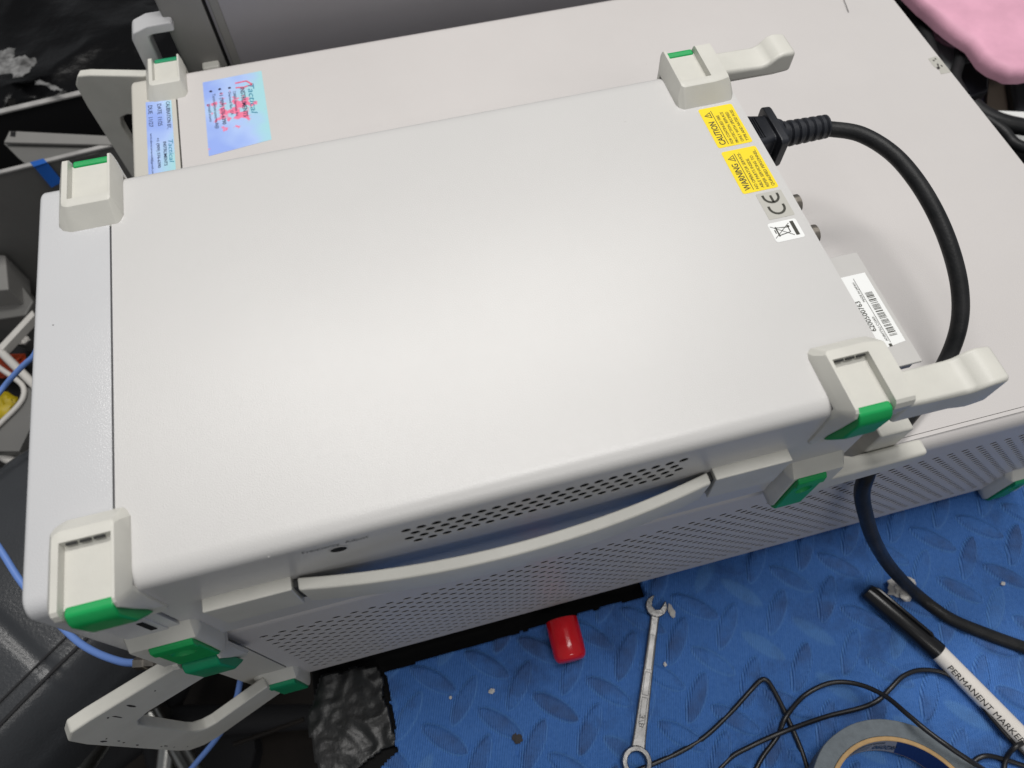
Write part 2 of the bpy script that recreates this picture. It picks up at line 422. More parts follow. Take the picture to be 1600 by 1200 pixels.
def mat_material():
    m = mat('blue_foam', (0.014, 0.085, 0.33), 0.62, 0.3)
    nt = m.node_tree; N = nt.nodes; L = nt.links; b = N['Principled BSDF']
    tc = N.new('ShaderNodeTexCoord'); at_ = N.new('ShaderNodeAttribute'); at_.attribute_name = 'leaf'
    sep = N.new('ShaderNodeSeparateColor'); L.new(at_.outputs['Color'], sep.inputs[0])
    n = N.new('ShaderNodeTexNoise'); n.inputs['Scale'].default_value = 45; n.inputs['Detail'].default_value = 7
    L.new(tc.outputs['Object'], n.inputs['Vector'])
    n2 = N.new('ShaderNodeTexNoise'); n2.inputs['Scale'].default_value = 420; n2.inputs['Detail'].default_value = 4
    L.new(tc.outputs['Object'], n2.inputs['Vector'])
    base = N.new('ShaderNodeMix'); base.data_type = 'RGBA'
    base.inputs['A'].default_value = (0.034, 0.135, 0.43, 1); base.inputs['B'].default_value = (0.080, 0.215, 0.56, 1)
    L.new(n2.outputs['Fac'], base.inputs['Factor'])
    # dirt rubbed into the leaf tops
    mr = N.new('ShaderNodeMapRange'); mr.inputs['From Min'].default_value = 0.40; mr.inputs['From Max'].default_value = 0.70
    L.new(n.outputs['Fac'], mr.inputs['Value'])
    mu = N.new('ShaderNodeMath'); mu.operation = 'MULTIPLY'; L.new(mr.outputs['Result'], mu.inputs[0]); L.new(sep.outputs[0], mu.inputs[1])
    mu2 = N.new('ShaderNodeMath'); mu2.operation = 'MULTIPLY'; mu2.inputs[1].default_value = 0.6; L.new(mu.outputs[0], mu2.inputs[0])
    mx = N.new('ShaderNodeMix'); mx.data_type = 'RGBA'; mx.inputs['B'].default_value = (0.045, 0.060, 0.12, 1)
    L.new(base.outputs['Result'], mx.inputs['A']); L.new(mu2.outputs[0], mx.inputs['Factor'])
    # pale outline of each leaf
    rr = N.new('ShaderNodeValToRGB'); e = rr.color_ramp.elements
    e[0].position = 0.0; e[0].color = (0, 0, 0, 1); e[1].position = 0.6; e[1].color = (0, 0, 0, 1)
    k = e.new(0.18); k.color = (0.62, 0.62, 0.62, 1)
    L.new(sep.outputs[0], rr.inputs['Fac'])
    mx2 = N.new('ShaderNodeMix'); mx2.data_type = 'RGBA'; mx2.inputs['B'].default_value = (0.10, 0.25, 0.55, 1)
    L.new(mx.outputs['Result'], mx2.inputs['A']); L.new(rr.outputs['Color'], mx2.inputs['Factor'])
    n3 = N.new('ShaderNodeTexNoise'); n3.inputs['Scale'].default_value = 22; n3.inputs['Detail'].default_value = 9; n3.inputs['Roughness'].default_value = 0.65
    mp3 = N.new('ShaderNodeMapping'); mp3.inputs['Location'].default_value = (3.3, 1.7, 0); L.new(tc.outputs['Object'], mp3.inputs['Vector']); L.new(mp3.outputs[0], n3.inputs['Vector'])
    r3 = N.new('ShaderNodeMapRange'); r3.inputs['From Min'].default_value = 0.52; r3.inputs['From Max'].default_value = 0.74; r3.inputs['To Max'].default_value = 0.62
    L.new(n3.outputs['Fac'], r3.inputs['Value'])
    mx3 = N.new('ShaderNodeMix'); mx3.data_type = 'RGBA'; mx3.inputs['B'].default_value = (0.025, 0.045, 0.12, 1)
    L.new(mx2.outputs['Result'], mx3.inputs['A']); L.new(r3.outputs['Result'], mx3.inputs['Factor'])
    L.new(mx3.outputs['Result'], b.inputs['Base Color'])
    # woven ribs
    mp = N.new('ShaderNodeMapping'); mp.inputs['Rotation'].default_value = (0, 0, math.radians(20)); L.new(tc.outputs['Object'], mp.inputs['Vector'])
    wv = N.new('ShaderNodeTexWave'); wv.inputs['Scale'].default_value = 190; wv.inputs['Distortion'].default_value = 1.5; wv.inputs['Detail'].default_value = 2
    wv.inputs['Detail Scale'].default_value = 0.5
    L.new(mp.outputs[0], wv.inputs['Vector'])
    ad = N.new('ShaderNodeMath'); ad.operation = 'ADD'; L.new(wv.outputs['Fac'], ad.inputs[0]); L.new(n2.outputs['Fac'], ad.inputs[1])
    bp = N.new('ShaderNodeBump'); bp.inputs['Strength'].default_value = 0.8; bp.inputs['Distance'].default_value = 0.0007
    L.new(ad.outputs[0], bp.inputs['Height']); L.new(bp.outputs['Normal'], b.inputs['Normal'])
    return m

tag(build_mat(), 'blue foam floor mat embossed with leaf shapes in front of the instruments', 'foam mat')

# crumpled black tape along the table corner
def crumpled(name, poly, z, m, amp=0.004, st=0.0022, freq=60, drop=None, parent=None, seed=0):
    xs = [p[0] for p in poly]; ys = [p[1] for p in poly]
    x0, x1, y0, y1 = min(xs), max(xs), min(ys), max(ys)
    def ins(x, y):
        c = False; n = len(poly)
        for i in range(n):
            a = poly[i]; b = poly[i - 1]
            if (a[1] > y) != (b[1] > y) and x < (b[0] - a[0]) * (y - a[1]) / (b[1] - a[1]) + a[0]: c = not c
        return c
    bm = bmesh.new(); V = {}
    def vert(i, j):
        if (i, j) not in V:
            x = x0 + i * st; y = y0 + j * st
            q = Vector((x * freq, y * freq, seed))
            h = (1 - abs(noise.noise(q)) * 2) * 0.6 + (1 - abs(noise.noise(q * 2.3 + Vector((5, 1, 2)))) * 2) * 0.4
            zz = z + h * amp
            if drop: zz += drop(x, y)
            V[i, j] = bm.verts.new((x, y, zz))
        return V[i, j]
    for i in range(int((x1 - x0) / st) + 1):
        for j in range(int((y1 - y0) / st) + 1):
            x = x0 + (i + .5) * st; y = y0 + (j + .5) * st
            jx = noise.noise(Vector((x * 90, y * 90, 9))) * st * 1.5
            if ins(x + jx, y + jx): bm.faces.new([vert(i, j), vert(i + 1, j), vert(i + 1, j + 1), vert(i, j + 1)])
    for fc in bm.faces: fc.smooth = True
    o = obj(name, bm, m, parent, recalc=False)
    sol = o.modifiers.new('thickness', 'SOLIDIFY'); sol.thickness = 0.0006
    return o

pts = [at(505, 1052, -0.303), at(590, 1040, -0.303), at(598, 1062, -0.303), at(604, 1100, -0.303), at(622, 1160, -0.303),
       at(590, 1176, -0.303), at(560, 1200, -0.303), at(540, 1240, -0.303), at(505, 1240, -0.303), at(480, 1120, -0.303)]
tag(crumpled('black_tape_wrap', [(p.x, p.y) for p in pts], -0.3025, M['btape'], amp=0.0022, st=0.0017, freq=34),
    'crumpled black tape wrapped over the table corner left of the blue mat', 'tape')

# ================================================================ instrument building blocks
def block(name, parent, X, yside, sy, zt, sz, h=0.009, low=0.0, vin=(-0.0332, -0.0235, -0.0202), ledge=False, padmat=None,
          leg=None, plasticmat=None, padlen=0.0135):
    """corner bumper wrapping one long edge. X = six x stations, sy = direction out of the side, sz = out of the top/bottom"""
    def pt(x, v, wv): return Vector((x, yside + sy * v, zt + sz * wv))
    e0, p0, r0, r1, p1, e1 = X
    PL = padlen
    fl = h - 0.0038
    if ledge: tail = [(0.0068, -0.0300), (0.0066, -0.0315), (-0.001, -0.0385)]
    else:     tail = [(0.0026, -0.0240), (0.0014, -0.0350), (-0.001, -0.0385)]
    full_rim = [(vin[0], -0.0006), (vin[1] - .0015, h - .0004), (vin[1], h), (vin[2], h), (0.0052, h), (0.0066, h - .0012), (0.0076, h - 0.004), (0.0072 if ledge else 0.0056, -0.008)] + tail + [(-0.001, -0.0006)]
    rec = [(vin[0], -0.0006), (vin[1] - .0015, h - .0004), (vin[1], h), (vin[2], h), (vin[2] + .0003, fl), (0.0044, fl), (0.0048, fl - 0.003), (0.0048 if ledge else .0040, -0.008)] + tail + [(-0.001, -0.0006)]
    endb = [(vin[0] + .003, -0.0006), (vin[1] + .001, 0.0003), (vin[1] + .003, .0003), (vin[2] + .003, .0003), (-0.003, .0003), (0.0002, 0.0001), (.0004, -0.001), (.0004, -0.008), (.0004, -0.024), (.0004, -0.027), (-0.001, -0.0295), (-0.001, -0.0006)]
    endb2 = [(vin[0], -0.0006), (vin[0] + .0012, 0.0008), (vin[1], .0012), (vin[2], .0012), (0.0000, .0012), (0.0009, 0.0006), (.0012, -0.001), (.0012, -0.008), (.0012, -0.028), (.0010, -0.031), (-0.001, -0.0345), (-0.001, -0.0006)]
    def sh(prof, db, dp): return [(v + (db if i == 0 else dp if i < 4 + (1 if abs(prof[4][0] - prof[3][0]) < .001 else 0) else 0), w_) for i, (v, w_) in enumerate(prof)]
    def mix(pa, pb, t): return [(p[0] * (1 - t) + q_[0] * t, p[1] * (1 - t) + q_[1] * t) for p, q_ in zip(pa, pb)]
    L_ = lambda a_, b_, t: a_ + (b_ - a_) * t
    S = [(e0, sh(endb2, .0045, .004)), (L_(e0, p0, .3), sh(mix(endb2, full_rim, .3), .0018, .0026)), (L_(e0, p0, .8), sh(mix(endb2, full_rim, .85), .0006, .0021)),
         (p0, sh(full_rim, .0002, .0016)), (L_(p0, r0, .4), sh(full_rim, 0, .0006)), (r0, full_rim), (r0 + 0.0004, rec), (r1 - 0.0002, rec), (r1, full_rim),
         (L_(r1, p1, .5), sh(full_rim, 0, .0005)), (p1, sh(full_rim, .0004, .0016)), (L_(p1, e1, .4), sh(mix(full_rim, endb2, .3), .0014, .0020)), (e1, sh(endb2, .0045, .004))]
    bm = bmesh.new()
    loft(bm, [[pt(x, *q) for q in prof] for x, prof in S])
    # rounding of the footprint at the deep corner comes from the bevel
    o = obj(name, bm, plasticmat or M['block'], parent, bevel=0.0010, seg=3)
    # green pad
    a = r0 + 0.0007; b = r1 - 0.0004
    if ledge: pr = [(0.0030, -0.0312), (0.0075, -0.0312), (0.0092, -0.0295), (0.0098, -0.0245), (0.0088, -0.0235), (0.0090, h - .006), (0.0070, fl + .0012), (0.0032, fl + .0006)]
    else:     pr = [(0.0020, -PL - .016), (0.0045, -PL - .011), (0.0078, -PL - .003), (0.0090, -PL), (0.0100, 0.0010), (0.0092, h - .0055), (0.0068, fl + .0010), (0.0032, fl + .0006)]
    if low: pr = [(v, w_ + (low if w_ > 0 else 0)) for v, w_ in pr]
    bm = bmesh.new()
    loft(bm, [[pt(x, *q) for q in pr] for x in (a, b)])
    pd = obj('foot_pad', bm, padmat or M['pad'], o, bevel=0.0011, seg=3)
    # finger scoop: a real dished oval set into the side of the pad
    cx = (a + b) / 2; wz = -0.0062 if not ledge else -0.0165
    cut = bmesh.new()
    bmesh.ops.create_uvsphere(cut, u_segments=20, v_segments=12, radius=1)
    for v in cut.verts:
        v.co = pt(cx + v.co.x * (b - a) * 0.33, 0.0112 + v.co.y * 0.0052, wz + v.co.z * 0.0058)
    boolcut(pd, cut)
    if leg:
        sections = leg
        bm = bmesh.new()
        loft(bm, [[pt(x, va, wa if ledge else wa * .42), pt(x, vb, wa), pt(x, vb, wb), pt(x, va, wb)] for x, va, vb, wa, wb in sections])
        obj('cord_leg', bm, plasticmat or M['block'], o, bevel=0.0022, seg=4)
    return o

def boolcut(o, cutbm):
    me = bpy.data.meshes.new('cut'); bmesh.ops.recalc_face_normals(cutbm, faces=cutbm.faces); cutbm.to_mesh(me); cutbm.free()
    co = bpy.data.objects.new('cut', me); C.objects.link(co)
    md = o.modifiers.new('cut', 'BOOLEAN'); md.object = co; md.operation = 'DIFFERENCE'; md.solver = 'EXACT'
    co.matrix_world = Matrix.Identity(4)
    par, inv = o.parent, o.matrix_parent_inverse.copy()
    o.parent = None
    dg = bpy.context.evaluated_depsgraph_get(); dg.update()
    nm = bpy.data.meshes.new_from_object(o.evaluated_get(dg))
    o.modifiers.clear(); o.data = nm
    o.parent = par; o.matrix_parent_inverse = inv
    bpy.data.objects.remove(co)
    for p in nm.polygons: p.use_smooth = True
    bm = bmesh.new(); bm.from_mesh(nm)
    for e in bm.edges:
        if len(e.link_faces) == 2 and e.calc_face_angle(0) > math.radians(40): e.smooth = False
    bm.to_mesh(nm); bm.free()

LEG = [(0.1925, -0.0098, 0.0070, -0.0155, 0.0032), (0.2000, -0.0100, 0.0068, -0.0158, 0.0012), (0.2210, -0.0102, 0.0070, -0.0160, 0.0004),
       (0.2245, -0.0102, 0.0074, -0.0162, 0.0012), (0.2290, -0.0102, 0.0078, -0.0165, 0.0052), (0.2320, -0.0102, 0.0078, -0.0160, 0.0062),
       (0.2395, -0.0100, 0.0074, -0.0150, 0.0056)]
XF = (-0.1500, -0.1450, -0.1424, -0.1237, -0.1226, -0.1203)
XR = (0.1643, 0.1670, 0.1684, 0.1850, 0.1938, 0.1965)

def perf_side(bm, x0, x1, z0, z1, y, px0, px1, holes, pitch, rowh, rx, rz, depth, seg=12):
    """flat side sheet facing -y with staggered round holes; holes = list of (zc, xoffset)"""
    def quad(a, b, c_, e_):
        bm.faces.new([bm.verts.new((p[0], y, p[1])) for p in (a, b, c_, e_)])
    ztop = max(h_[0] for h_ in holes) + rowh / 2; zbot = min(h_[0] for h_ in holes) - rowh / 2
    quad((x0, ztop), (x0, z1), (x1, z1), (x1, ztop)); quad((x0, z0), (x0, zbot), (x1, zbot), (x1, z0))
    for zc, xo in holes:
        za, zb = zc - rowh / 2, zc + rowh / 2
        a = px0 + xo; n = int((px1 - a) / pitch)
        quad((x0, za), (x0, zb), (a, zb), (a, za)); quad((a + n * pitch, za), (a + n * pitch, zb), (x1, zb), (x1, za))
        for k in range(n):
            cx = a + (k + .5) * pitch
            out = []; inn = []
            for s in range(seg):
                t = 2 * PI * (s + .5) / seg; ct, st_ = math.cos(t), math.sin(t)
                inn.append((cx + rx * ct, zc + rz * st_))
                kx = (pitch / 2) / max(abs(ct), 1e-6); kz = (rowh / 2) / max(abs(st_), 1e-6); q = min(kx, kz)
                out.append((cx + q * ct, zc + q * st_))
            # snap nearest to the four corners
            for sx_ in (-1, 1):
                for sz_ in (-1, 1):
                    c_ = (cx + sx_ * pitch / 2, zc + sz_ * rowh / 2)
                    j = min(range(seg), key=lambda i: (out[i][0] - c_[0]) ** 2 + (out[i][1] - c_[1]) ** 2); out[j] = c_
            vo = [bm.verts.new((p[0], y, p[1])) for p in out]; vi = [bm.verts.new((p[0], y, p[1])) for p in inn]
            vb = [bm.verts.new((p[0], y + depth, p[1])) for p in inn]
            for s in range(seg):
                t = (s + 1) % seg
                bm.faces.new((vo[s], vo[t], vi[t], vi[s])); bm.faces.new((vi[s], vi[t], vb[t], vb[s]))

def cover_shell(bm, x0, x1, y0, y1, z0, z1, rad, notch=None, n=9, rz=None):
    """open profile: near side top of the roll over the top, down the far side, underneath; near side left open"""
    rz = rz or rad
    prof = [(y0, z1 - rz)]
    for k in range(1, n + 1):
        a = PI - PI / 2 * k / n; prof.append((y0 + rad + rad * math.cos(a), z1 - rz + rz * math.sin(a)))
    if notch:
        prof[-1] = (notch - 0.0022, z1)
        prof += [(notch - 0.0005, z1 - 0.0003), (notch - 0.0004, z1 - 0.0015), (notch + 0.0004, z1 - 0.0015), (notch + 0.0005, z1)]
    for k in range(n + 1):
        a = PI / 2 - PI / 2 * k / n; prof.append((y1 - rad + rad * math.cos(a), z1 - rz + rz * math.sin(a)))
    prof += [(y1, z0), (y0, z0)]
    loft(bm, [[(x, a, b) for a, b in prof] for x in (x0, x1)], closed=False, cap0=False, cap1=False)
    return prof

def front_panel(name, x0, x1, y0, y1, z0, z1, rad, m, parent):
    """bezel with softly rounded front edge; front is at x0"""
    bm = bmesh.new(); rings = []
    rr = 0.0026
    for k in range(5):
        a = PI / 2 * k / 4; ins = rr * (1 - math.sin(a)); xx = x0 + rr * (1 - math.cos(a))
        rings.append([(xx, p, q) for p, q in rrect(y0 + ins, y1 - ins, z0 + ins, z1 - ins, rad)])
    rings.append([(x1, p, q) for p, q in rrect(y0, y1, z0, z1, rad)])
    loft(bm, rings); return obj(name, bm, m, parent, smooth=True, ang=50)

# ---------------------------------------------------------------- the small instrument on top
A = empty('benchtop_instrument', (0.018, 0.2015, -0.107))
tag(A, 'smaller pale grey instrument with green corner pads stacked on top of the big one', 'instrument')
AY0, AY1, AZ0, AZ1 = 0.0953, 0.3070, -0.098, 0.0
core = newbox('chassis', -0.156, 0.1960, AY0 + 0.004, AY1 - 0.003, AZ0 + 0.002, AZ1 - 0.0025, M['seam'], A)
front_panel('front_panel', -0.1607, -0.1270, AY0 - 0.0010, AY1 + 0.0006, AZ0 - 0.0004, AZ1, 0.007, M['bezel'], A)
bm = bmesh.new()
prof = cover_shell(bm, -0.1261, 0.1975, AY0, AY1, AZ0, AZ1, 0.0085, rz=0.0062)
rows = [(-0.0150, 0.0), (-0.02045, 0.00315), (-0.0259, 0.0), (-0.03135, 0.00315)]
perf_side(bm, -0.1261, 0.1975, AZ0, AZ1 - 0.0062, AY0, -0.02235, 0.1062, rows, 0.0063, 0.00545, 0.0021, 0.0021, 0.0004, 14)
cover = obj('cover', bm, M['cover'], A, smooth=True, ang=40)
newbox('hole_shade', -0.03, 0.115, AY0 + 0.0032, AY0 + 0.0036, -0.036, -0.010, M['dark'], A)  # dark sheet added behind the holes, its colour stands for the shade inside
# rear panel
newbox('rear_panel', 0.1960, 0.1974, AY0 + 0.0014, AY1 - 0.0014, AZ0 + 0.0014, AZ1 - 0.0016, M['seam'], A)
# frequency adjust hole: shallow ring, dark disc painted for the shade inside
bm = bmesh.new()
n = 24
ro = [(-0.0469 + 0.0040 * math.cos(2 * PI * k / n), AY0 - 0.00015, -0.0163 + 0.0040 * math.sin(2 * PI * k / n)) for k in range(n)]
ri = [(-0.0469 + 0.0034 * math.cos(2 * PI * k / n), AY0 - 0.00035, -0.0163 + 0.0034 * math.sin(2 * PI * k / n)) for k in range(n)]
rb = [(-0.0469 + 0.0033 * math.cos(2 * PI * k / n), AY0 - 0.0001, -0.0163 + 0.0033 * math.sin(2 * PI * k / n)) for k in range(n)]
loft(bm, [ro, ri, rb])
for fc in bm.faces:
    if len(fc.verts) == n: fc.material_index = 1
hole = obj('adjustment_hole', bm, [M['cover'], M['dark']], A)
text('lettering', 'Frequency  Adjust', (-0.0600, AY0, -0.0112), (1, 0, 0), (0, 0, 1), 0.0026, 0.0262, M['print_'], A)

blocks = {}
for (nm, X, sy, sz) in (('nf', XF, -1, 1), ('ff', XF, 1, 1), ('nr', XR, -1, 1), ('fr', XR, 1, 1),
                        ('nfl', XF, -1, -1), ('ffl', XF, 1, -1), ('nrl', XR, -1, -1), ('frl', XR, 1, -1)):
    ys = AY0 if sy < 0 else AY1; zt = AZ1 if sz > 0 else AZ0
    vin = (-0.0332, -0.0235, -0.0202) if X is XF else (-0.0305, -0.0218, -0.0186)
    low = 0.0055 if (sz < 0 and nm != 'nfl') else 0.0
    leg = LEG if X is XR else None
    if nm in ('nrl', 'frl'):
        leg = [(0.1925, -0.0098, 0.0070, -0.0155, 0.0032), (0.2050, -0.0100, 0.0072, -0.0158, 0.0020), (0.2520, -0.0100, 0.0072, -0.0158, 0.0020), (0.2460, -0.0100, 0.0070, -0.0010, 0.0036)][:3]
        leg = [(0.1925, -0.0098, 0.0070, -0.0155, 0.0032), (0.2100, -0.0020, 0.0072, -0.0158, 0.0010), (0.2380, -0.0020, 0.0072, -0.0158, -0.0010), (0.2500, -0.0020, 0.0070, -0.0158, -0.0090)]
    if nm in ('nfl', 'ffl'): X = (-0.1535, -0.1510, -0.1440, -0.1237, -0.1226, -0.1203)
    blocks[nm] = block('corner_block', A, X, ys, sy, zt, sz, vin=vin, low=low, ledge=(sz < 0), leg=leg)
newbox('cord_riser', 0.2180, 0.2370, 0.0975, 0.1120, -0.1100, -0.0640, M['block'], blocks['nrl'], bevel=0.0015)
for nm, X0, yy in (('nf', -0.1405, 0.1152), ('nr', 0.1700, 0.1137)):
    for k in range(3):
        newbox('latch_slot', X0 + k * .0050, X0 + k * .0050 + .0040, yy - .0006, yy + .0006, 0.0068, 0.0077, M['seam'], blocks[nm])
# little bracket tab with slots below the near front block
newbox('side_tab', -0.1500, -0.1320, AY0 - 0.0016, AY0 + 0.001, -0.072, -0.0335, M['bezel'], A, bevel=0.0004)
newbox('tab_slot', -0.1372, -0.1345, AY0 - 0.0019, AY0 - 0.0005, -0.056, -0.0415, M['dark'], A)

# carry handle on the near side
def arc_y(x):
    t = (x - 0.0235) / 0.0925
    return AY0 - 0.0030 - 0.0090 * (1 - t * t)
bm = bmesh.new(); rings = []
for k in range(33):
    x = -0.0690 + 0.1850 * k / 32; y = arc_y(x)
    if k in (0, 32): pass
    rings.append([(x, y + 0.0020, -0.0365), (x, y - 0.0032, -0.0365), (x, y - 0.0036, -0.0380), (x, y - 0.0030, -0.0600), (x, y - .0018, -0.0612), (x, y + 0.0012, -0.0612), (x, y + 0.0016, -0.0600)])
loft(bm, rings)
hd = obj('carry_handle', bm, M['block'], A, bevel=0.0009, seg=3)
for x0, x1 in ((-0.1085, -0.0715), (0.1185, 0.1560)):
    bm = bmesh.new()
    box(bm, x0, x1, AY0 - 0.0058, AY0 + 0.001, -0.0625, -0.0360)
    for v in bm.verts:
        if v.co.z < -0.05: v.co.x += (0.002 if v.co.x < (x0 + x1) / 2 else -0.001)
    cp = obj('handle_mount', bm, M['block'], A, bevel=0.0007, seg=3)
for s in (-0.0702, 0.1172):
    newbox('handle_pin', s - 0.0016, s + 0.0016, AY0 - 0.0040, AY0 - 0.001, -0.0585, -0.040, M['seam'], A)

# rating plate behind
pl = newbox('rear_plate', 0.1970, 0.2140, 0.1085, 0.1700, -0.0045, -0.0030, M['plate'], A, bevel=0.0004)
newbox('rear_bracket', 0.1970, 0.2125, 0.1100, 0.1685, -0.0110, -0.0046, M['plate'], A)
bm = slab([(0.1975, 0.1180, -0.0030), (0.2117, 0.1196, -0.0030), (0.2117, 0.1580, -0.0030), (0.1975, 0.1580, -0.0030)], (0, 0, 0.00012))
sl = obj('serial_label', bm, M['white'], pl)
ZP = -0.00288
text('lettering', '6200500763', (0.2018, 0.1275, ZP), (0, 1, 0), (-1, 0, 0), 0.0025, 0.0165, M['ink'], sl, bold=.01)
text('lettering', 'MADE IN JAPAN', (0.2043, 0.1430, ZP), (0, 1, 0), (-1, 0, 0), 0.0011, 0.0110, M['ink'], sl)
text('lettering', 'ANRITSU CORP.', (0.2043, 0.1215, ZP), (0, 1, 0), (-1, 0, 0), 0.0012, 0.0135, M['ink'], sl)
bm = bmesh.new(); box(bm, 0.20475, 0.20495, 0.1205, 0.1560, ZP, ZP + 0.0001); box(bm, 0.2035, 0.2049, 0.1186, 0.1200, ZP, ZP + 0.0001)
obj('rule_line', bm, M['ink'], sl)
random.seed(4); bm = bmesh.new(); y = 0.1235
while y < 0.1475:
    wd = random.choice((0.0002, 0.0003, 0.0003, 0.0006)); box(bm, 0.2062, 0.2098, y, y + wd, ZP, ZP + 0.0001); y += wd + random.choice((0.0003, 0.0004, 0.0007))
obj('barcode', bm, M['ink'], sl)

# warning labels on the cover
def label_plate(name, x0, x1, y0, y1, m, rad=0.0012, sk=0.0):
    pts = [(a, b) for a, b in rrect(x0, x1, y0, y1, rad, 3)]
    return obj(name, slab([(a, b, 0.0) for a, b in pts], (0, 0, 0.00012)), m, cover)
ZL = 0.00012
def small_label(nm, x0, y0, y1, head, lines):
    o = label_plate(nm, x0, x0 + 0.0190, y0, y1, M['yellow'])
    L_ = y1 - y0
    text('lettering', head, (x0 + 0.0051, y0 + 0.0018, ZL), (0, 1, 0), (-1, 0, 0), 0.0033, L_ * 0.58 if head == 'CAUTION' else L_ * 0.62, M['ink'], o, bold=0.012)
    bm = bmesh.new(); box(bm, x0 + 0.0060, x0 + 0.0063, y0 + 0.0015, y1 - 0.0025, ZL, ZL + 0.0001); obj('rule_line', bm, M['ink'], o)
    # triangle with exclamation mark
    ty = y1 - 0.0055; bm = bmesh.new()
    def tri(s): return [Vector((x0 + 0.0038 + s * 0.0014, ty - 0.0022 * s, ZL)), Vector((x0 + 0.0038 + s * 0.0014, ty + 0.0022 * s, ZL)), Vector((x0 + 0.0038 - s * 0.0023, ty, ZL))]
    a = [bm.verts.new(p + Vector((0, 0, .0001))) for p in tri(1)]; b = [bm.verts.new(p + Vector((0, 0, .0001))) for p in tri(0.74)]
    for i in range(3): bm.faces.new((a[i], a[(i + 1) % 3], b[(i + 1) % 3], b[i]))
    box(bm, x0 + 0.0027, x0 + 0.0042, ty - 0.00018, ty + 0.00018, ZL, ZL + .0001); box(bm, x0 + 0.0045, x0 + 0.0048, ty - 0.00018, ty + 0.00018, ZL, ZL + .0001)
    obj('warning_symbol', bm, M['ink'], o, recalc=False)
    for i, (ln, fr) in enumerate(lines):
        text('lettering', ln, (x0 + 0.0091 + 0.0028 * i, y0 + 0.0015, ZL), (0, 1, 0), (-1, 0, 0), 0.0016, L_ * fr, M['ink'], o)
small_label('caution_label', 0.1741, 0.2462, 0.2749, 'CAUTION', [('FOR CONTINUED FIRE', .72), ('PROTECTION, REPLACE', .78), ('ONLY WITH SPECIFIED', .76), ('TYPE AND RATED FUSE.', .80)])
small_label('warning_label', 0.1741, 0.2145, 0.2433, 'WARNING', [('NO OPERATOR SERVICE-', .86), ('ABLE PARTS INSIDE.', .70), ('REFER SERVICING TO', .74), ('QUALIFIED PERSONNEL.', .86)])
ce = label_plate('ce_label', 0.1798, 0.1932, 0.1962, 0.2128, M['cegrey'], 0.0006)
bm = bmesh.new()
def arcband(bm, cx, cy, ro_, ri_, a0, a1, z, n=20):
    # opens toward +y (text up direction is -x)
    pr = []
    for k in range(n + 1):
        a = math.radians(a0 + (a1 - a0) * k / n)
        pr.append((bm.verts.new((cx + ro_ * math.cos(a), cy + ro_ * math.sin(a), z)), bm.verts.new((cx + ri_ * math.cos(a), cy + ri_ * math.sin(a), z))))
    for (a, b), (c_, e_) in zip(pr, pr[1:]): bm.faces.new((a, c_, e_, b))
for cy, e_ in ((0.2010, False), (0.2082, True)):
    arcband(bm, 0.1865, cy + 0.0016, 0.0044, 0.0032, 180, 360, ZL + .0001)
    for sx_ in (-1, 1): box(bm, 0.1865 + sx_ * 0.0038 - .0006, 0.1865 + sx_ * 0.0038 + .0006, cy + 0.0014, cy + 0.0030, ZL, ZL + .0001)
    if e_: box(bm, 0.1859, 0.1871, cy - 0.0022, cy + 0.0022, ZL, ZL + .0001)
obj('ce_mark', bm, M['ink'], ce, recalc=False)
wb = label_plate('waste_bin_label', 0.1776, 0.1923, 0.1826, 0.1942, M['white'], 0.0012)
bm = bmesh.new()
def seg2(bm, p, q, wd, z=ZL):
    p = Vector((*p, z)); q = Vector((*q, z)); n_ = (q - p).normalized().cross(Vector((0, 0, 1))) * wd / 2
    vs = [p + n_, q + n_, q - n_, p - n_]; loft(bm, [vs, [v + Vector((0, 0, .0001)) for v in vs]])
box(bm, 0.1886, 0.1904, 0.1845, 0.1930, ZL, ZL + .0001)
seg2(bm, (0.1782, 0.1850), (0.1878, 0.1922), 0.0003); seg2(bm, (0.1782, 0.1922), (0.1878, 0.1848), 0.0003)
seg2(bm, (0.1808, 0.1862), (0.1866, 0.1870), 0.0004); seg2(bm, (0.1808, 0.1908), (0.1866, 0.1900), 0.0004)
seg2(bm, (0.1866, 0.1868), (0.1866, 0.1902), 0.0005); seg2(bm, (0.1806, 0.1856), (0.1806, 0.1914), 0.0007)
seg2(bm, (0.1796, 0.1876), (0.1796, 0.1898), 0.0005)
v0 = []
for k in range(10): v0.append((0.1868 + 0.0007 * math.cos(2 * PI * k / 10), 0.1904 + 0.0007 * math.sin(2 * PI * k / 10), ZL))
loft(bm, [v0, [(a, b, c_ + .0001) for a, b, c_ in v0]])
obj('crossed_bin_symbol', bm, M['ink'], wb)

# bnc sockets
for y in (0.2185, 0.1975):
    bm = bmesh.new()
    prof = [(0.1970, 0.0062), (0.1995, 0.0062), (0.2000, 0.0046), (0.2085, 0.0046), (0.2090, 0.0052), (0.2132, 0.0052), (0.2138, 0.0044)]
    loft(bm, [[(x, y + rr_ * math.cos(2 * PI * k / 20), -0.0225 + rr_ * math.sin(2 * PI * k / 20)) for k in range(20)] for x, rr_ in prof])
    obj('bnc_socket', bm, M['bnc'], A, smooth=True, ang=30)
newbox('power_inlet', 0.1968, 0.2010, 0.2700, 0.3035, -0.058, -0.031, M['dark'], A, bevel=0.001)

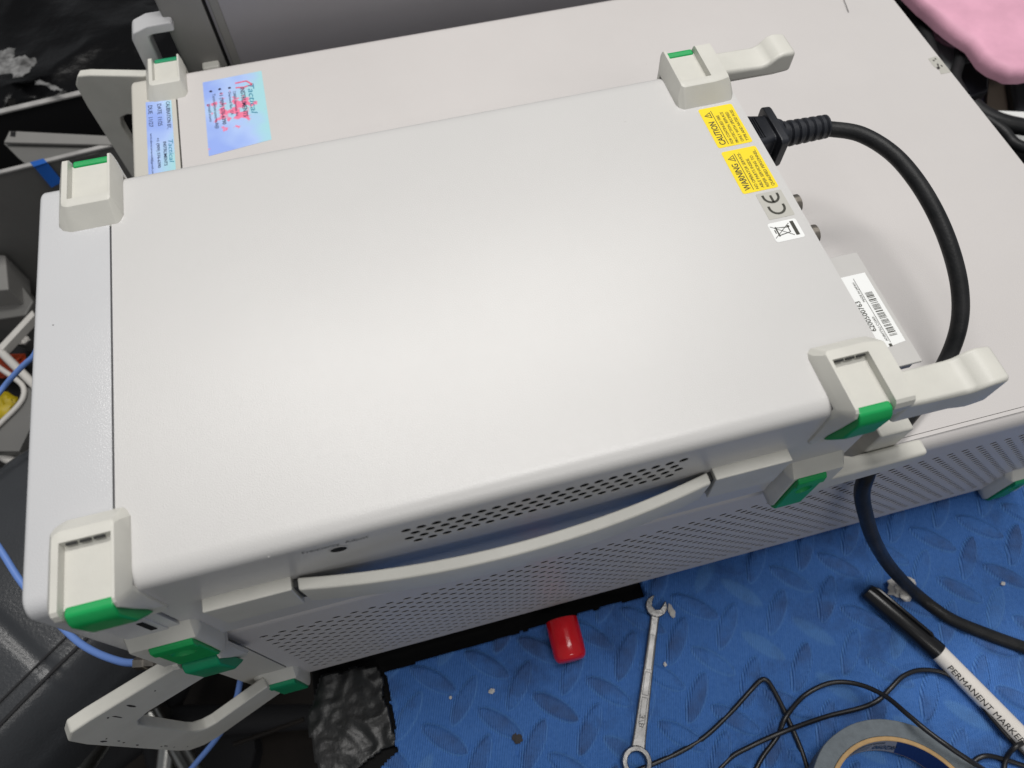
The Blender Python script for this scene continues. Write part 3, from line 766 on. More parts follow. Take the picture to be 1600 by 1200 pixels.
# small marks of wear on the cover
for px, py, s in ((977, 190, .0010), (83, 508, .0007), (150, 630, .0005), (185, 563, .0005), (1043, 220, .0005), (420, 870, .0005), (418, 745, .0004), (1010, 100, .0006)):
    p = at(px, py, 0.0); s *= .62
    v = [(p.x + s * (1 + .4 * math.sin(k * 2.3)) * math.cos(k * PI / 4) * .9, p.y + s * .5 * (1 + .3 * math.cos(k * 3.1)) * math.sin(k * PI / 4), 0.0) for k in range(8)]
    obj('scuff_mark', slab(v, (0, 0, 0.00008)), M['scuff'] if px == 83 else M['plate'], cover if p.x > -.126 else A)

# ---------------------------------------------------------------- the large instrument underneath
B = empty('rack_instrument', (0.143, 0.3155, -0.298))
tag(B, 'larger pale instrument with perforated side lying beneath the smaller one', 'instrument')
BY0, BY1, BZ0, BZ1 = 0.0995, 0.5310, -0.2850, -0.1125
newbox('chassis', -0.158, 0.4470, BY0 + 0.004, BY1 - 0.003, BZ0 + 0.002, BZ1 - 0.003, M['seam'], B)
front_panel('front_panel', -0.1625, -0.1295, BY0, BY1, BZ0, BZ1, 0.010, M['bezel2'], B)
bm = bmesh.new()
cover_shell(bm, -0.1283, 0.4485, BY0, BY1, BZ0, BZ1, 0.0100, notch=0.1062 + 0.0014)
hr = []
k = 0; z = -0.1455
while z > -0.276:
    hr.append((z, 0.005 * (k % 2))); z -= 0.0060; k += 1
perf_side(bm, -0.1283, 0.4485, BZ0, BZ1 - 0.0100, BY0, -0.1195, 0.4420, hr, 0.0100, 0.0060, 0.0025, 0.0019, 0.0003, 8)
bcover = obj('cover', bm, M['cover2'], B, smooth=True, ang=40)
newbox('hole_shade', -0.125, 0.445, BY0 + 0.0030, BY0 + 0.0036, -0.280, -0.140, M['seam'], B)  # added dark grey sheet, paints the shade seen through the perforations
newbox('rear_panel', 0.4470, 0.4484, BY0 + 0.0014, BY1 - 0.0014, BZ0 + 0.0014, BZ1 - 0.0016, M['seam'], B)
XBF = tuple(x - 0.0030 for x in XF)
XBR = (0.4150, 0.4180, 0.4194, 0.4360, 0.4448, 0.4475)
for (nm, X, sy, sz) in (('nf', XBF, -1, 1), ('ff', XF, 1, 1), ('nfl', XBF, -1, -1), ('ffl', XBF, 1, -1), ('nrl', XBR, -1, -1), ('frl', XBR, 1, -1)):
    ys = BY0 if sy < 0 else BY1; zt = BZ1 if sz > 0 else BZ0
    nearlow = 0.0085 if (nm == 'nf') else 0.009
    if nm == 'nf': ys = 0.0935
    block('corner_block', B, X, ys, sy, zt, sz, h=nearlow, low=(0.004 if sz < 0 else 0), ledge=(sz < 0), padmat=M['pad2'], padlen=(.0225 if nm == 'nf' else .0135))

# front handles of the large instrument
def handle(parent, base, dirv, name='front_handle', zz=None, wear=True):
    """flat loop handle: base (x,y) where it leaves the panel, dirv outward direction"""
    dv = Vector((dirv[0], dirv[1], 0)).normalized(); nn = Vector((-dv.y, dv.x, 0))
    if nn.y * base[1] < 0: nn = -nn
    b0 = Vector((base[0], base[1], 0))
    outer = [(-0.006, -0.1145), (0.004, -0.1165), (0.047, -0.1175), (0.0565, -0.1190), (0.0625, -0.1280), (0.0640, -0.1480), (0.0640, -0.2650), (0.0625, -0.2830), (0.0560, -0.2930), (0.047, -0.2950), (0.004, -0.2850), (-0.006, -0.2830)]
    inner = [(-0.006, -0.1560), (0.003, -0.1560), (0.034, -0.1560), (0.0415, -0.1600), (0.0445, -0.1680), (0.0450, -0.1800), (0.0450, -0.2400), (0.0440, -0.2500), (0.0400, -0.2560), (0.034, -0.2580), (0.003, -0.2500), (-0.006, -0.2480)]
    def P(s, z, o): return b0 + dv * s + nn * o + Vector((0, 0, z))
    bm = bmesh.new()
    t = 0.0038
    ring = lambda i, ins: [P(*outer[i], -t), P(*outer[i], t), P(*inner[i], t), P(*inner[i], -t)]
    loft(bm, [ring(i, 0) for i in range(len(outer))])
    h_ = obj(name, bm, M['block'], parent, bevel=0.0013, seg=3)
    return h_, P, t
hb, PH, TH = handle(B, (-0.150, 0.0928), (-0.0557, -0.018))
handle(B, (-0.150, 0.5380), (-0.0557, 0.018))
# chipped paint on the near handle: thin flakes raised a hair above the surface
random.seed(12)
nrm = (PH(0, 0, 1) - PH(0, 0, 0)).normalized()
side = -1 if nrm.y > 0 else 1
for k in range(13):
    if k < 9: s0, z0 = 0.0632 - random.random() * .005, -0.155 - 0.125 * random.random()
    else: s0, z0 = 0.050 - random.random() * .03, -0.1250 - random.random() * .010
    L_ = 0.0006 + random.random() ** 2 * 0.0055; wd = 0.0003 + random.random() * .0003
    pts = []
    for a in range(7):
        t = 2 * PI * a / 7; q = 1 + random.uniform(-.35, .35)
        pts.append(PH(s0 + math.cos(t) * wd * q - .0012, z0 + math.sin(t) * L_ * q, side * (TH + 0.00005)))
    obj('paint_chip', slab(pts, nrm * side * 0.00012), M['scuff'], hb)

# stickers on the large instrument
ZB = BZ1
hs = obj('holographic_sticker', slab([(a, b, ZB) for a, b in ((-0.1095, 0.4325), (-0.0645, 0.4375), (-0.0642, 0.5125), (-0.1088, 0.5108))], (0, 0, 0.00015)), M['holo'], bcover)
ZS = ZB + 0.00015
def dn(s, x, y, h_, w_, m_, par, **k): text('lettering', s, (x, y, ZS), (0, -1, 0), (1, 0, 0), h_, w_, m_, par, **k)
dn('Tactical', -0.0760, 0.5000, 0.0046, 0.0330, M['inkt'], hs, shear=0.25)
dn('INSTRUMENTS', -0.0818, 0.4975, 0.0033, 0.0320, M['inkb'], hs, bold=.01)
dn('23803 Bennett Rd', -0.0872, 0.4950, 0.0019, 0.0270, M['inkb'], hs)
dn('Diamond Bar, CA', -0.0908, 0.4950, 0.0019, 0.0250, M['inkb'], hs)
dn('+1 (909) 576-6390', -0.0975, 0.4965, 0.0027, 0.0350, M['inkb'], hs, bold=.01)
dn('Tacticalinstruments8@', -0.1026, 0.4960, 0.0022, 0.0375, M['inkb'], hs)
dn('gmail.com', -0.1066, 0.4860, 0.0022, 0.0190, M['inkb'], hs)
random.seed(3)
def smear(cx, cy, sx_, sy_, nm='ink_smear', z=ZS, mt=None, par=hs, lift=.00003):
    pts = []
    for a in range(22):
        t = 2 * PI * a / 22; q = 1 + random.uniform(-.38, .30)
        pts.append((cx + math.cos(t) * sx_ * q, cy + math.sin(t) * sy_ * q, z))
    return obj(nm, slab(pts, (0, 0, lift)), mt or M['inkr'], par)
bm = bmesh.new()
for p, q in (((-0.0850, 0.5035), (-0.0765, 0.5040)), ((-0.0765, 0.5040), (-0.0725, 0.4990)), ((-0.0725, 0.4990), (-0.0790, 0.4975)), ((-0.0790, 0.4975), (-0.0850, 0.4985))):
    seg2(bm, p, q, 0.0014, ZS)
obj('logo_outline', bm, M['inkr'], hs)
for x, y in ((-0.0895, 0.4995), (-0.1035, 0.4993), (-0.0968, 0.5000)):
    v = [(x + .0012 * math.cos(k * PI / 3), y + .0012 * math.sin(k * PI / 3), ZS) for k in range(6)]
    obj('contact_icon', slab(v, (0, 0, .0001)), M['inkb'], hs)
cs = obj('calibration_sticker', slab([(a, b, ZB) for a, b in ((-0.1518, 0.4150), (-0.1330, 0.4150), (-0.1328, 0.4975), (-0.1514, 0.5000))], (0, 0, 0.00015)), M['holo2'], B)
def dc(s, x, y, h_, w_, m_=None, **k): text('lettering', s, (x, y, ZS), (0, -1, 0), (1, 0, 0), h_, w_, m_ or M['inkb'], cs, **k)
dc('CALIBRATION BY,', -0.1368, 0.4965, 0.0028, 0.0290, bold=.005)
dc('DATE  11/25', -0.1432, 0.4955, 0.0030, 0.0235, bold=.005)
dc('DUE  11/27', -0.1498, 0.4955, 0.0030, 0.0230, bold=.005)
dc('Tactical', -0.1368, 0.4560, 0.0032, 0.0230, M['inkt'], shear=.25)
dc('INSTRUMENTS', -0.1405, 0.4550, 0.0022, 0.0240, bold=.01)
dc('+1 (909) 576-6390', -0.1450, 0.4600, 0.0020, 0.0300, bold=.01)
dc('tacticalinstruments8@gmail.com', -0.1493, 0.4660, 0.0014, 0.0420)
# sticker residue at the rear edge
random.seed(7)
p0 = [at(*q, ZB) for q in ((1450, 92), (1462, 88), (1470, 93), (1478, 101), (1486, 113), (1480, 114), (1470, 116), (1468, 110), (1459, 104))]
rs = obj('sticker_residue', slab([(min(p.x, .4482), p.y, ZB) for p in p0], (0, 0, .0002)), M['cegrey'], bcover)
for k in range(9):
    smear(0.4395 + random.random() * .0075, 0.3800 + random.random() * .012, .0007, .0010, 'dirt_fleck', ZB + .0002, M['scuff'], rs, .00005)
tube('stray_hair', [at(1318, -2, ZB + .001), at(1322, 8, ZB + .0012), at(1326, 19, ZB + .0008)], 0.00022, M['scuff'], bcover, seg=6)

# ---------------------------------------------------------------- instrument standing behind
D = empty('rear_instrument', (0.18, 0.78, TZ))
tag(D, 'tall grey instrument standing upright behind, with a white front handle', 'instrument')
DY = 0.556
front_panel('front_panel', -0.1265, -0.0945, DY, 1.05, TZ, -0.040, 0.014, M['greyp'], D)
newbox('chassis', -0.0960, 0.465, DY + 0.003, 1.04, TZ, -0.045, M['dark'], D)
newbox('cover', -0.0925, 0.47, DY + 0.0008, 1.045, TZ, -0.042, mat('cover_grey', (0.30, 0.29, 0.31), 0.5, 0.4, var=0.08, vscale=8), D, bevel=0.003)
newbox('side_trim', -0.0900, -0.0830, DY - 0.0006, DY + 0.01, TZ, -0.044, M['greyp'], D, bevel=0.0015)
bm = bmesh.new()
pa = [(-0.120, -0.086), (-0.1385, -0.0862), (-0.1500, -0.0900), (-0.1530, -0.0960), (-0.1545, -0.15), (-0.1545, -0.24), (-0.12, -0.25)]
pi = [(-0.120, -0.094), (-0.1365, -0.0940), (-0.1395, -0.0950), (-0.1405, -0.0990), (-0.1425, -0.15), (-0.1425, -0.22), (-0.12, -0.235)]
loft(bm, [[(a[0], 0.549, a[1]), (a[0], 0.566, a[1]), (b[0], 0.566, b[1]), (b[0], 0.549, b[1])] for a, b in zip(pa, pi)])
obj('front_handle', bm, mat('pale_grey_handle', (0.50, 0.50, 0.51), 0.45, 0.4), D, bevel=0.002, seg=3)
newbox('handle_mount', -0.113, -0.099, DY - 0.008, DY + 0.001, -0.150, -0.1285, M['block'], D, bevel=0.002)

# ---------------------------------------------------------------- power cord and plug
cord = empty('mains_cable', (0.20, 0.287, -0.045))
tag(cord, 'thick black mains cord plugged into the back and draped to the mat', 'power cord')
PY, PZ = 0.2872, -0.0450
def sect(x, hy, hz, ch=0.003, dy=0, dz=0):
    return [(x, PY + dy + a, PZ + dz + b) for a, b in rrect(-hy, hy, -hz, hz, ch, 3)]
bm = bmesh.new()
loft(bm, [sect(0.1990, .0140, .0098), sect(0.2120, .0140, .0100), sect(0.2230, .0122, .0098), sect(0.2330, .0102, .0094), sect(0.2335, .0155, .0112), sect(0.2385, .0152, .0110), sect(0.2400, .0085, .0080), sect(0.2440, .0072, .0070)])
pb = obj('plug', bm, M['plug'], cord, bevel=0.0008, seg=2)
for i in range(12):
    x = 0.2105 + i * 0.0014
    newbox('grip_rib', x, x + 0.0006, PY - 0.0080, PY + 0.0080, PZ + 0.0092, PZ + 0.0104, M['plug'], pb)
bm = bmesh.new()
path = [Vector((0.2430 + 0.0290 * t / 30, PY - 0.0005 * t / 30, PZ)) for t in range(31)]
rad = [0.0078 - 0.0008 * t / 30 - (0.0013 if t % 5 in (3, 4) and 2 < t < 29 else 0) for t in range(31)]
tube_into(bm, path, rad, 20)
obj('strain_relief', bm, M['plug'], cord, smooth=True, ang=35)
cp = [(1278, 203, -.045), (1300, 202, -.045), (1345, 210, -.044), (1392, 238, -.044), (1430, 280, -.046), (1463, 335, -.052), (1487, 395, -.060), (1500, 455, -.070),
      (1498, 510, -.082), (1478, 565, -.097), (1440, 625, -.1070), (1395, 678, -.1075)]
P = [at(a, b, c_) for a, b, c_ in cp] + [Vector((0.2390, 0.1060, -0.1082)), Vector((0.2330, 0.0955, -0.1140)), at(1347, 768, -.134), at(1352, 802, -.162), at(1366, 845, -.200),
     at(1392, 887, -.250), at(1432, 928, -.2900), at(1482, 965, -.2932), at(1540, 990, -.2932), at(1620, 1018, -.2932), at(1720, 1045, -.2932)]
tube('cable', P, 0.0046, M['rubber'], cord, seg=18, n=10)

# ---------------------------------------------------------------- things on the mat
# red vinyl cap
cap = empty('red_vinyl_cap', (0.0615, 0.074, TZ)); tag(cap, 'glossy red vinyl end cap lying on the blue mat', 'cap')
a0 = at(877, 968, TZ + .013); a1 = at(893, 1033, TZ + .013); ax = (a1 - a0).normalized()
bm = bmesh.new(); Lc = (a1 - a0).length
path = [a0 + ax * t for t in (0.0, 0.0006, Lc * .3, Lc * .6, Lc - .0045, Lc - .0018, Lc - .0003, Lc + 0.0002)]
tube_into(bm, path, [0.0112, 0.0118, 0.0120, 0.0119, 0.0117, 0.0108, 0.0090, 0.0040], 32)
obj('cap_shell', bm, M['red'], cap, smooth=True, ang=60)

# combination wrench
wr = empty('combination_wrench', (0.114, 0.04, TZ)); tag(wr, 'small steel combination wrench, open jaw toward the instruments', 'wrench')
zW = TZ + 0.0022
j0 = at(1022, 968, zW); j1 = at(997, 1165, zW)
wa = (j1 - j0); wl = wa.length; wa.normalize(); wb_ = Vector((-wa.y, wa.x, 0))
def W(s, t, z=0): return j0 + wa * s + wb_ * t + Vector((0, 0, z))
bm = bmesh.new()
rings = []
for s, hw in ((-0.003, .0034), (0.006, .0032), (wl * .5, .0037), (wl - .004, .0046), (wl + .002, .0050)):
    rings.append([W(s, -hw, 0), W(s, -hw, .0030), W(s, -hw + .0009, .0036), W(s, hw - .0009, .0036), W(s, hw, .0030), W(s, hw, 0)])
loft(bm, rings); obj('shank', bm, M['steel'], wr, bevel=0.0005, seg=2)
# open end
bm = bmesh.new()
def jawpt(a, r_): return W(-0.0095 + r_ * math.cos(a), r_ * math.sin(a))
a_open = math.radians(180 - 15)
outl = []
N_ = 28
for k in range(N_ + 1):
    a = a_open + math.radians(40) + (2 * PI - math.radians(80)) * k / N_
    outl.append(jawpt(a, 0.0080 if abs(k - N_ / 2) > 3 else 0.0082))
ca, sa = math.cos(a_open), math.sin(a_open)
def loc(u, v): return W(-0.0095 + u * ca - v * sa, u * sa + v * ca)
inn = [loc(0.0068, -0.0042), loc(0.0020, -0.0040), loc(-0.0015, -0.0030), loc(-0.0030, 0), loc(-0.0015, 0.0030), loc(0.0020, 0.0040), loc(0.0068, 0.0042)]
poly = outl + inn
loft(bm, [[p for p in poly], [p + Vector((0, 0, .0042)) for p in poly]])
obj('open_jaw', bm, M['steel'], wr, bevel=0.0006, seg=2)
bm = bmesh.new()
rr_o, rr_i = 0.0106, 0.0066; cs_ = wl + 0.0105
vo = [[W(cs_ + rr * math.cos(2 * PI * k / 40), rr * math.sin(2 * PI * k / 40), z) for k in range(40)] for rr, z in ((rr_i, 0), (rr_o - .0006, 0), (rr_o, .003), (rr_o - .001, .0056), (rr_i + .0005, .0060), (rr_i, .0052), (rr_i, 0))]
loft(bm, vo, cap0=False, cap1=False); obj('ring_end', bm, M['steel'], wr, smooth=True, ang=40)
def wt(s, s_at, h_, w_, t0): text('engraving', s, W(s_at, t0, .0036), tuple(wa), tuple(-wb_), h_, w_, M['engrave'], wr, lift=.00005)
text('engraving', '3/8', W(wl - .020, 0.0016, .0037), tuple(wa), tuple(-wb_), .0034, .0085, M['engrave'], wr, lift=.00006)
bm = bmesh.new()
for s0, s1 in ((0.012, wl * .42), (wl * .44, wl * .62), (wl * .64, wl * .84)):
    for t0 in (-.0019, .0019):
        v = [W(s0, t0 - .0002, .0037), W(s1, t0 * 1.1 - .0002, .0037), W(s1, t0 * 1.1 + .0002, .0037), W(s0, t0 + .0002, .0037)]
        loft(bm, [v, [p + Vector((0, 0, .00008)) for p in v]])
    for s_ in (s0, s1):
        v = [W(s_ - .0002, -.0019, .0037), W(s_ + .0002, -.0019, .0037), W(s_ + .0002, .0019, .0037), W(s_ - .0002, .0019, .0037)]
        loft(bm, [v, [p + Vector((0, 0, .00008)) for p in v]])
obj('panel_outline', bm, M['engrave'], wr)

# marker
mk = empty('permanent_marker', (0.33, 0, TZ)); tag(mk, 'black capped permanent marker with white barrel on the mat', 'marker')
zM = TZ + 0.0072
k0 = at(1353, 922, zM + .001); k1 = at(1466, 1019, zM); k2 = at(1640, 1196, zM)
ka = (k1 - k0).normalized()
kb = (k2 - k1).normalized()
bm = bmesh.new(); L1 = (k1 - k0).length
tube_into(bm, [k0, k0 + ka * .0006, k0 + ka * .002, k0 + ka * L1 * .5, k1 - ka * .0004, k1], [.0052, .0060, .0063, .0068, .0072, .0071], 28)
obj('cap', bm, M['cap'], mk, smooth=True, ang=40)
sd = ka.cross(Vector((0, 0, 1))).normalized()
up_ = Vector((0, 0, 1))
cd = (sd * -0.55 + up_ * .83)
bm = bmesh.new(); tube_into(bm, [k0 + ka * .002 + cd * .0064, k0 + ka * .006 + cd * .0076, k0 + ka * (L1 - .012) + cd * .0080, k0 + ka * (L1 - .009) + cd * .0068], [.0008, .0013, .0014, .0008], 8)
obj('clip', bm, M['cap'], mk, smooth=True)
bm = bmesh.new()
tube_into(bm, [k1 - kb * .0005, k1 + kb * .05, k2], [.0064, .0066, .0066], 32)
br = obj('barrel', bm, M['barrel'], mk, smooth=True, ang=40)
def wrap_text(s, start, length, height, ang0, m_, flip=1, rad=.0067, name='lettering', bold=0.0):
    cu = bpy.data.curves.new('c', 'FONT'); cu.body = s; cu.size = 1; cu.offset = bold; cu.resolution_u = 3
    tmp = bpy.data.objects.new('tmp', cu); C.objects.link(tmp)
    dg = bpy.context.evaluated_depsgraph_get(); dg.update()
    me = bpy.data.meshes.new_from_object(tmp.evaluated_get(dg)); bpy.data.objects.remove(tmp)
    bmx = bmesh.new(); bmx.from_mesh(me)
    bmesh.ops.subdivide_edges(bmx, edges=[e for e in bmx.edges if e.calc_length() > .2], cuts=2)
    x0 = min(v.co.x for v in bmx.verts); x1 = max(v.co.x for v in bmx.verts)
    sidev = kb.cross(up_).normalized()      # to the right of the travel direction
    for v in bmx.verts:
        u = start + (v.co.x - x0) / (x1 - x0) * length
        a = ang0 + (v.co.y / .7) * height / rad * flip
        v.co = k1 + kb * u + (sidev * math.cos(a) + up_ * math.sin(a)) * (rad + .00008)
    return obj(name, bmx, m_, br, recalc=False)
wrap_text('PERMANENT MARKER', 0.0100, 0.0620, 0.0040, math.radians(32), M['cap'])
bm = bmesh.new(); random.seed(5)
sidev = kb.cross(up_).normalized()
for k in range(34):
    u = 0.016 + k * 0.0014; a = math.radians(150 + random.uniform(-4, 14)); hh = random.uniform(.0004, .0011)
    c_ = k1 + kb * u + (sidev * math.cos(a) + up_ * math.sin(a)) * .00672
    tdir = (-sidev * math.sin(a) + up_ * math.cos(a))
    v = [c_ + kb * .0005, c_ - kb * .0005, c_ + tdir * hh * 2 - kb * .0004, c_ + tdir * hh * 2 + kb * .0002]
    bm.faces.new([bm.verts.new(p + (c_ - (k1 + kb * u)).normalized() * .0001) for p in v])
obj('lettering_rim', bm, M['cap'], br, recalc=False)

# tape roll
tr = empty('tape_roll', (0.2353, -0.0885, TZ)); tag(tr, 'roll of blue grey painter tape with cardboard core lying flat', 'tape roll')
def ringm(name, r0, r1, z0, z1, m_, parent, n=72, jitter=0.0, ch=.0004):
    bm = bmesh.new()
    def rg(rr, z, jt=0): return [(0.2353 + (rr + jt * noise.noise(Vector((math.cos(2 * PI * k / n) * 3, math.sin(2 * PI * k / n) * 3, 1)))) * math.cos(2 * PI * k / n),
                          -0.0885 + (rr + jt * noise.noise(Vector((math.cos(2 * PI * k / n) * 3, math.sin(2 * PI * k / n) * 3, 1)))) * math.sin(2 * PI * k / n), z) for k in range(n)]
    loft(bm, [rg(r0, z0), rg(r1, z0, jitter), rg(r1, z1 - ch, jitter), rg(r1 - ch, z1, jitter), rg(r0 + ch, z1), rg(r0, z1 - ch), rg(r0, z0)], cap0=False, cap1=False)
    return obj(name, bm, m_, parent, smooth=True, ang=30)
ringm('tape_winding', 0.0481, 0.0592, TZ + .0005, TZ + .0240, M['tape'], tr, jitter=.0006)
cor = ringm('cardboard_core', 0.0452, 0.0480, TZ + .0005, TZ + .0246, M['core'], tr)
def inner_patch(name, a0, a1, z0, z1, m_, slant0=0, slant1=0, n=24, rad=.04515):
    bm = bmesh.new(); lo = []; hi = []
    for k in range(n + 1):
        t = k / n
        al = math.radians(a0 + (a1 - a0) * t + 0); ah = math.radians(a0 + slant0 + (a1 + slant1 - a0 - slant0) * t)
        lo.append(bm.verts.new((0.2353 + rad * math.cos(al), -0.0885 + rad * math.sin(al), z0)))
        hi.append(bm.verts.new((0.2353 + rad * math.cos(ah), -0.0885 + rad * math.sin(ah), z1)))
    for k in range(n): bm.faces.new((lo[k], lo[k + 1], hi[k + 1], hi[k]))
    return obj(name, bm, m_, cor, recalc=False)
inner_patch('printed_liner', 60, 135, TZ + .001, TZ + .0238, M['corein'], 6, 0)
inner_patch('blue_liner', -10, 60, TZ + .001, TZ + .0238, M['coreblue'], 0, 6)
inner_patch('dark_band', 74, 104, TZ + .0165, TZ + .0205, M['ink'], rad=.0450)
inner_patch('fine_print', 84, 125, TZ + .0040, TZ + .0140, M['greyp'], rad=.0450)
def core_text(s, a_start, a_len, z0, h_, m_):
    cu = bpy.data.curves.new('c', 'FONT'); cu.body = s; cu.size = 1; cu.offset = .02; cu.resolution_u = 3
    tmp = bpy.data.objects.new('tmp', cu); C.objects.link(tmp)
    dg = bpy.context.evaluated_depsgraph_get(); dg.update()
    me = bpy.data.meshes.new_from_object(tmp.evaluated_get(dg)); bpy.data.objects.remove(tmp)
    bmx = bmesh.new(); bmx.from_mesh(me)
    x0 = min(v.co.x for v in bmx.verts); x1 = max(v.co.x for v in bmx.verts)
    for v in bmx.verts:
        a = math.radians(a_start + a_len * (v.co.x - x0) / (x1 - x0)); z = z0 - (v.co.y / .7) * h_
        v.co = Vector((0.2353 + .0449 * math.cos(a), -0.0885 + .0449 * math.sin(a), z))
    obj('lettering', bmx, m_, cor, recalc=False)
core_text('#2090', 62, 19, TZ + .0135, .0085, M['cap'])
core_text('PAINTERS TAPE', 75, 28, TZ + .0198, .0026, M['corein'])

tr.rotation_euler = (math.radians(-13), 0, 0); tr.location = (0.2353, -0.0925, TZ + 0.0134)
# thin black cable strands
def on(px, py, lift=0.0): return at(px, py, TZ + 0.0019 + lift)
S = [on(975, 1212), on(1012, 1197), on(1058, 1177), on(1100, 1152), on(1140, 1115), on(1170, 1082), on(1186, 1065, .002), on(1196, 1062, .003), on(1207, 1075, .002), on(1232, 1125), on(1258, 1190),
     on(1270, 1260), on(1200, 1290), on(1110, 1240), on(1135, 1190), on(1175, 1165), on(1225, 1143, .0035), on(1290, 1120), on(1345, 1106), on(1372, 1094, .001), on(1392, 1075, .004), on(1412, 1056, .004),
     on(1440, 1047, .003), on(1478, 1053, .003), on(1515, 1080, .004), on(1552, 1125, .006), on(1588, 1165, .004), on(1640, 1215)]
S2 = [on(1170, 1225), on(1190, 1185), on(1215, 1150), on(1228, 1120, .0035), on(1258, 1086), on(1298, 1067, .004), on(1340, 1069, .010), on(1382, 1087, .020), on(1420, 1118, .032), on(1450, 1143, .038), on(1490, 1172, .041), on(1530, 1198, .036), on(1580, 1230)]
S3 = [on(1512, 1215), on(1520, 1192), on(1540, 1181, .002), on(1570, 1187), on(1610, 1200)]
S4 = [on(1568, 1215), on(1572, 1185, .002), on(1590, 1165, .010), on(1625, 1150)]
for i, (q, lb) in enumerate(((S, 'thin black cable kinked to a point beside the wrench'), (S2, 'thin black cable arching over the roll of tape'),
              (S3, 'short thin black cable bend at the bottom right'), (S4, 'thin black cable crossing under the marker barrel'))):
    tag(tube('thin_cable', q, 0.00175, M['wire'], None, seg=10, n=9), lb, 'cable', 'thin black cables on the mat')

# scraps
def scrap(name, c_, s, label, seed, cat='scrap', m_='paper', flat=.5):
    random.seed(seed); bm = bmesh.new()
    bmesh.ops.create_icosphere(bm, subdivisions=3, radius=1)
    for v in bm.verts:
        n_ = v.co.normalized(); q = 1 + 0.42 * noise.noise(n_ * 1.9 + Vector((seed, 0, 0))) + .30 * noise.noise(n_ * 4.5 + Vector((0, seed, 0)))
        v.co = Vector((n_.x * s[0] * q, n_.y * s[1] * q, max(n_.z * s[2] * q, -s[2] * flat))) + Vector((c_.x, c_.y, c_.z + s[2] * flat * .9))
    tag(obj(name, bm, M[m_], None, smooth=True, ang=25), label, cat)
scrap('crumpled_paper', on(1407, 920), (.0110, .0092, .0060), 'crumpled white paper scrap between the marker and the cord', 3)
scrap('paper_crumb', on(1049, 955), (.0022, .0048, .0014), 'white crumb beside the open jaw of the wrench', 8)
scrap('paper_crumb', on(768, 1080), (.0022, .0016, .0012), 'white fleck on the mat below the red cap', 11)
scrap('paper_crumb', on(704, 1090), (.0011, .0011, .0009), 'tiny white fleck near the black tape', 14)
scrap('paper_crumb', on(1039, 1038), (.0011, .0015, .0009), 'tiny pale fleck right of the wrench shank', 16)
scrap('paper_crumb', on(1567, 912), (.0016, .0013, .0010), 'tiny white fleck right of the thick cord', 18)
scrap('dirt_clump', on(808, 1153), (.0034, .0040, .0007), 'dark brown debris stuck in a gouge of the mat', 21, 'debris', 'scuff')

# ================================================================ background, left
# black plastic film
def drape(x, y): return -max(0, (y - 1.0)) * .2
poly = [(-1.0, 0.775), (-0.235, 0.785), (-0.16, 0.60), (-0.135, 0.60), (-0.135, 1.6), (-1.0, 1.6)]
o = crumpled('black_film_sheet', poly, -0.315, M['film'], amp=0.016, st=0.008, freq=7, drop=drape, seed=4)
tag(o, 'glossy black plastic film draped in folds at the upper left', 'plastic sheet')
random.seed(31)
for (px, py, sx_, sy_, lb) in ((20, 98, .020, .022, 'torn greyish white residue on the black plastic film'), (76, 133, .014, .005, 'short pale streak on the black plastic film')):
    c_ = at(px, py, -0.285)
    bm = bmesh.new(); 
    poly = []
    for a in range(30):
        t = 2 * PI * a / 30; q = 1 + noise.noise(Vector((math.cos(t) * 2.2, math.sin(t) * 2.2, px))) * .9
        poly.append((c_.x + math.cos(t) * sx_ * q - math.sin(t) * sy_ * .4, c_.y + math.sin(t) * sy_ * q - (math.cos(t) * sx_ * .8 if px > 50 else 0)))
    tag(crumpled('film_residue', poly, -0.287, mat('film_residue', (0.26, 0.26, 0.26), .7, .2, var=.8, vscale=90), amp=.003, st=.0014, freq=60, seed=px), lb, 'residue')

# open grey metal tray
TR = empty('metal_tray', (-0.45, 0.72, -0.5)); tag(TR, 'open dark grey sheet metal tray left of the instruments', 'tray')
def wallp(p0, p1, z0, z1, th, m_, name, parent, bevel=0.0):
    p0 = Vector((*p0, 0)); p1 = Vector((*p1, 0)); n_ = (p1 - p0).normalized().cross(Vector((0, 0, 1))) * th / 2
    pts = [p0 + n_, p1 + n_, p1 - n_, p0 - n_]
    bm = bmesh.new(); loft(bm, [[p + Vector((0, 0, z0)) for p in pts], [p + Vector((0, 0, z1)) for p in pts]])
    return obj(name, bm, m_, parent, bevel)
e = Vector((0.110, 0.0104)); 
n0 = Vector((-0.2646, 0.6834)); f0 = Vector((-0.2916, 0.7745))
nl = n0 - e * 4; nr_ = n0 + e * 0.62; fl_ = f0 - e * 4; fr_ = f0 + e * 0.9
wallp(nl, nr_, -0.56, -0.3005, .003, M['greym'], 'near_wall', TR)
wallp(nl, nr_, -0.3005, -0.2985, .0050, M['rim'], 'near_rim', TR)
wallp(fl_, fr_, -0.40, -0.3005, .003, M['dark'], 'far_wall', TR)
wallp(fl_, fr_, -0.3005, -0.2985, .0070, M['rim'], 'far_rim', TR)
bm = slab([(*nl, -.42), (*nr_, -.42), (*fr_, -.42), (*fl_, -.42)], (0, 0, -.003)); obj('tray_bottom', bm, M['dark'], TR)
bk = empty('metal_bracket', (-0.33, 0.71, -0.30)); tag(bk, 'slotted grey metal bracket strip lying inside the open tray', 'bracket')
q = [at(*p, -0.297) for p in ((28, 205), (168, 212), (176, 226), (6, 222), (12, 210), (14, 205))]
obj('flange', slab(q, (0, 0, -0.003)), M['greyp'], bk, bevel=.0006)
q = [at(*p, -0.303) for p in ((6, 224), (174, 228), (150, 240), (48, 262), (30, 248))]
obj('web_plate', slab(q, (0, 0, -0.002)), M['greym'], bk)
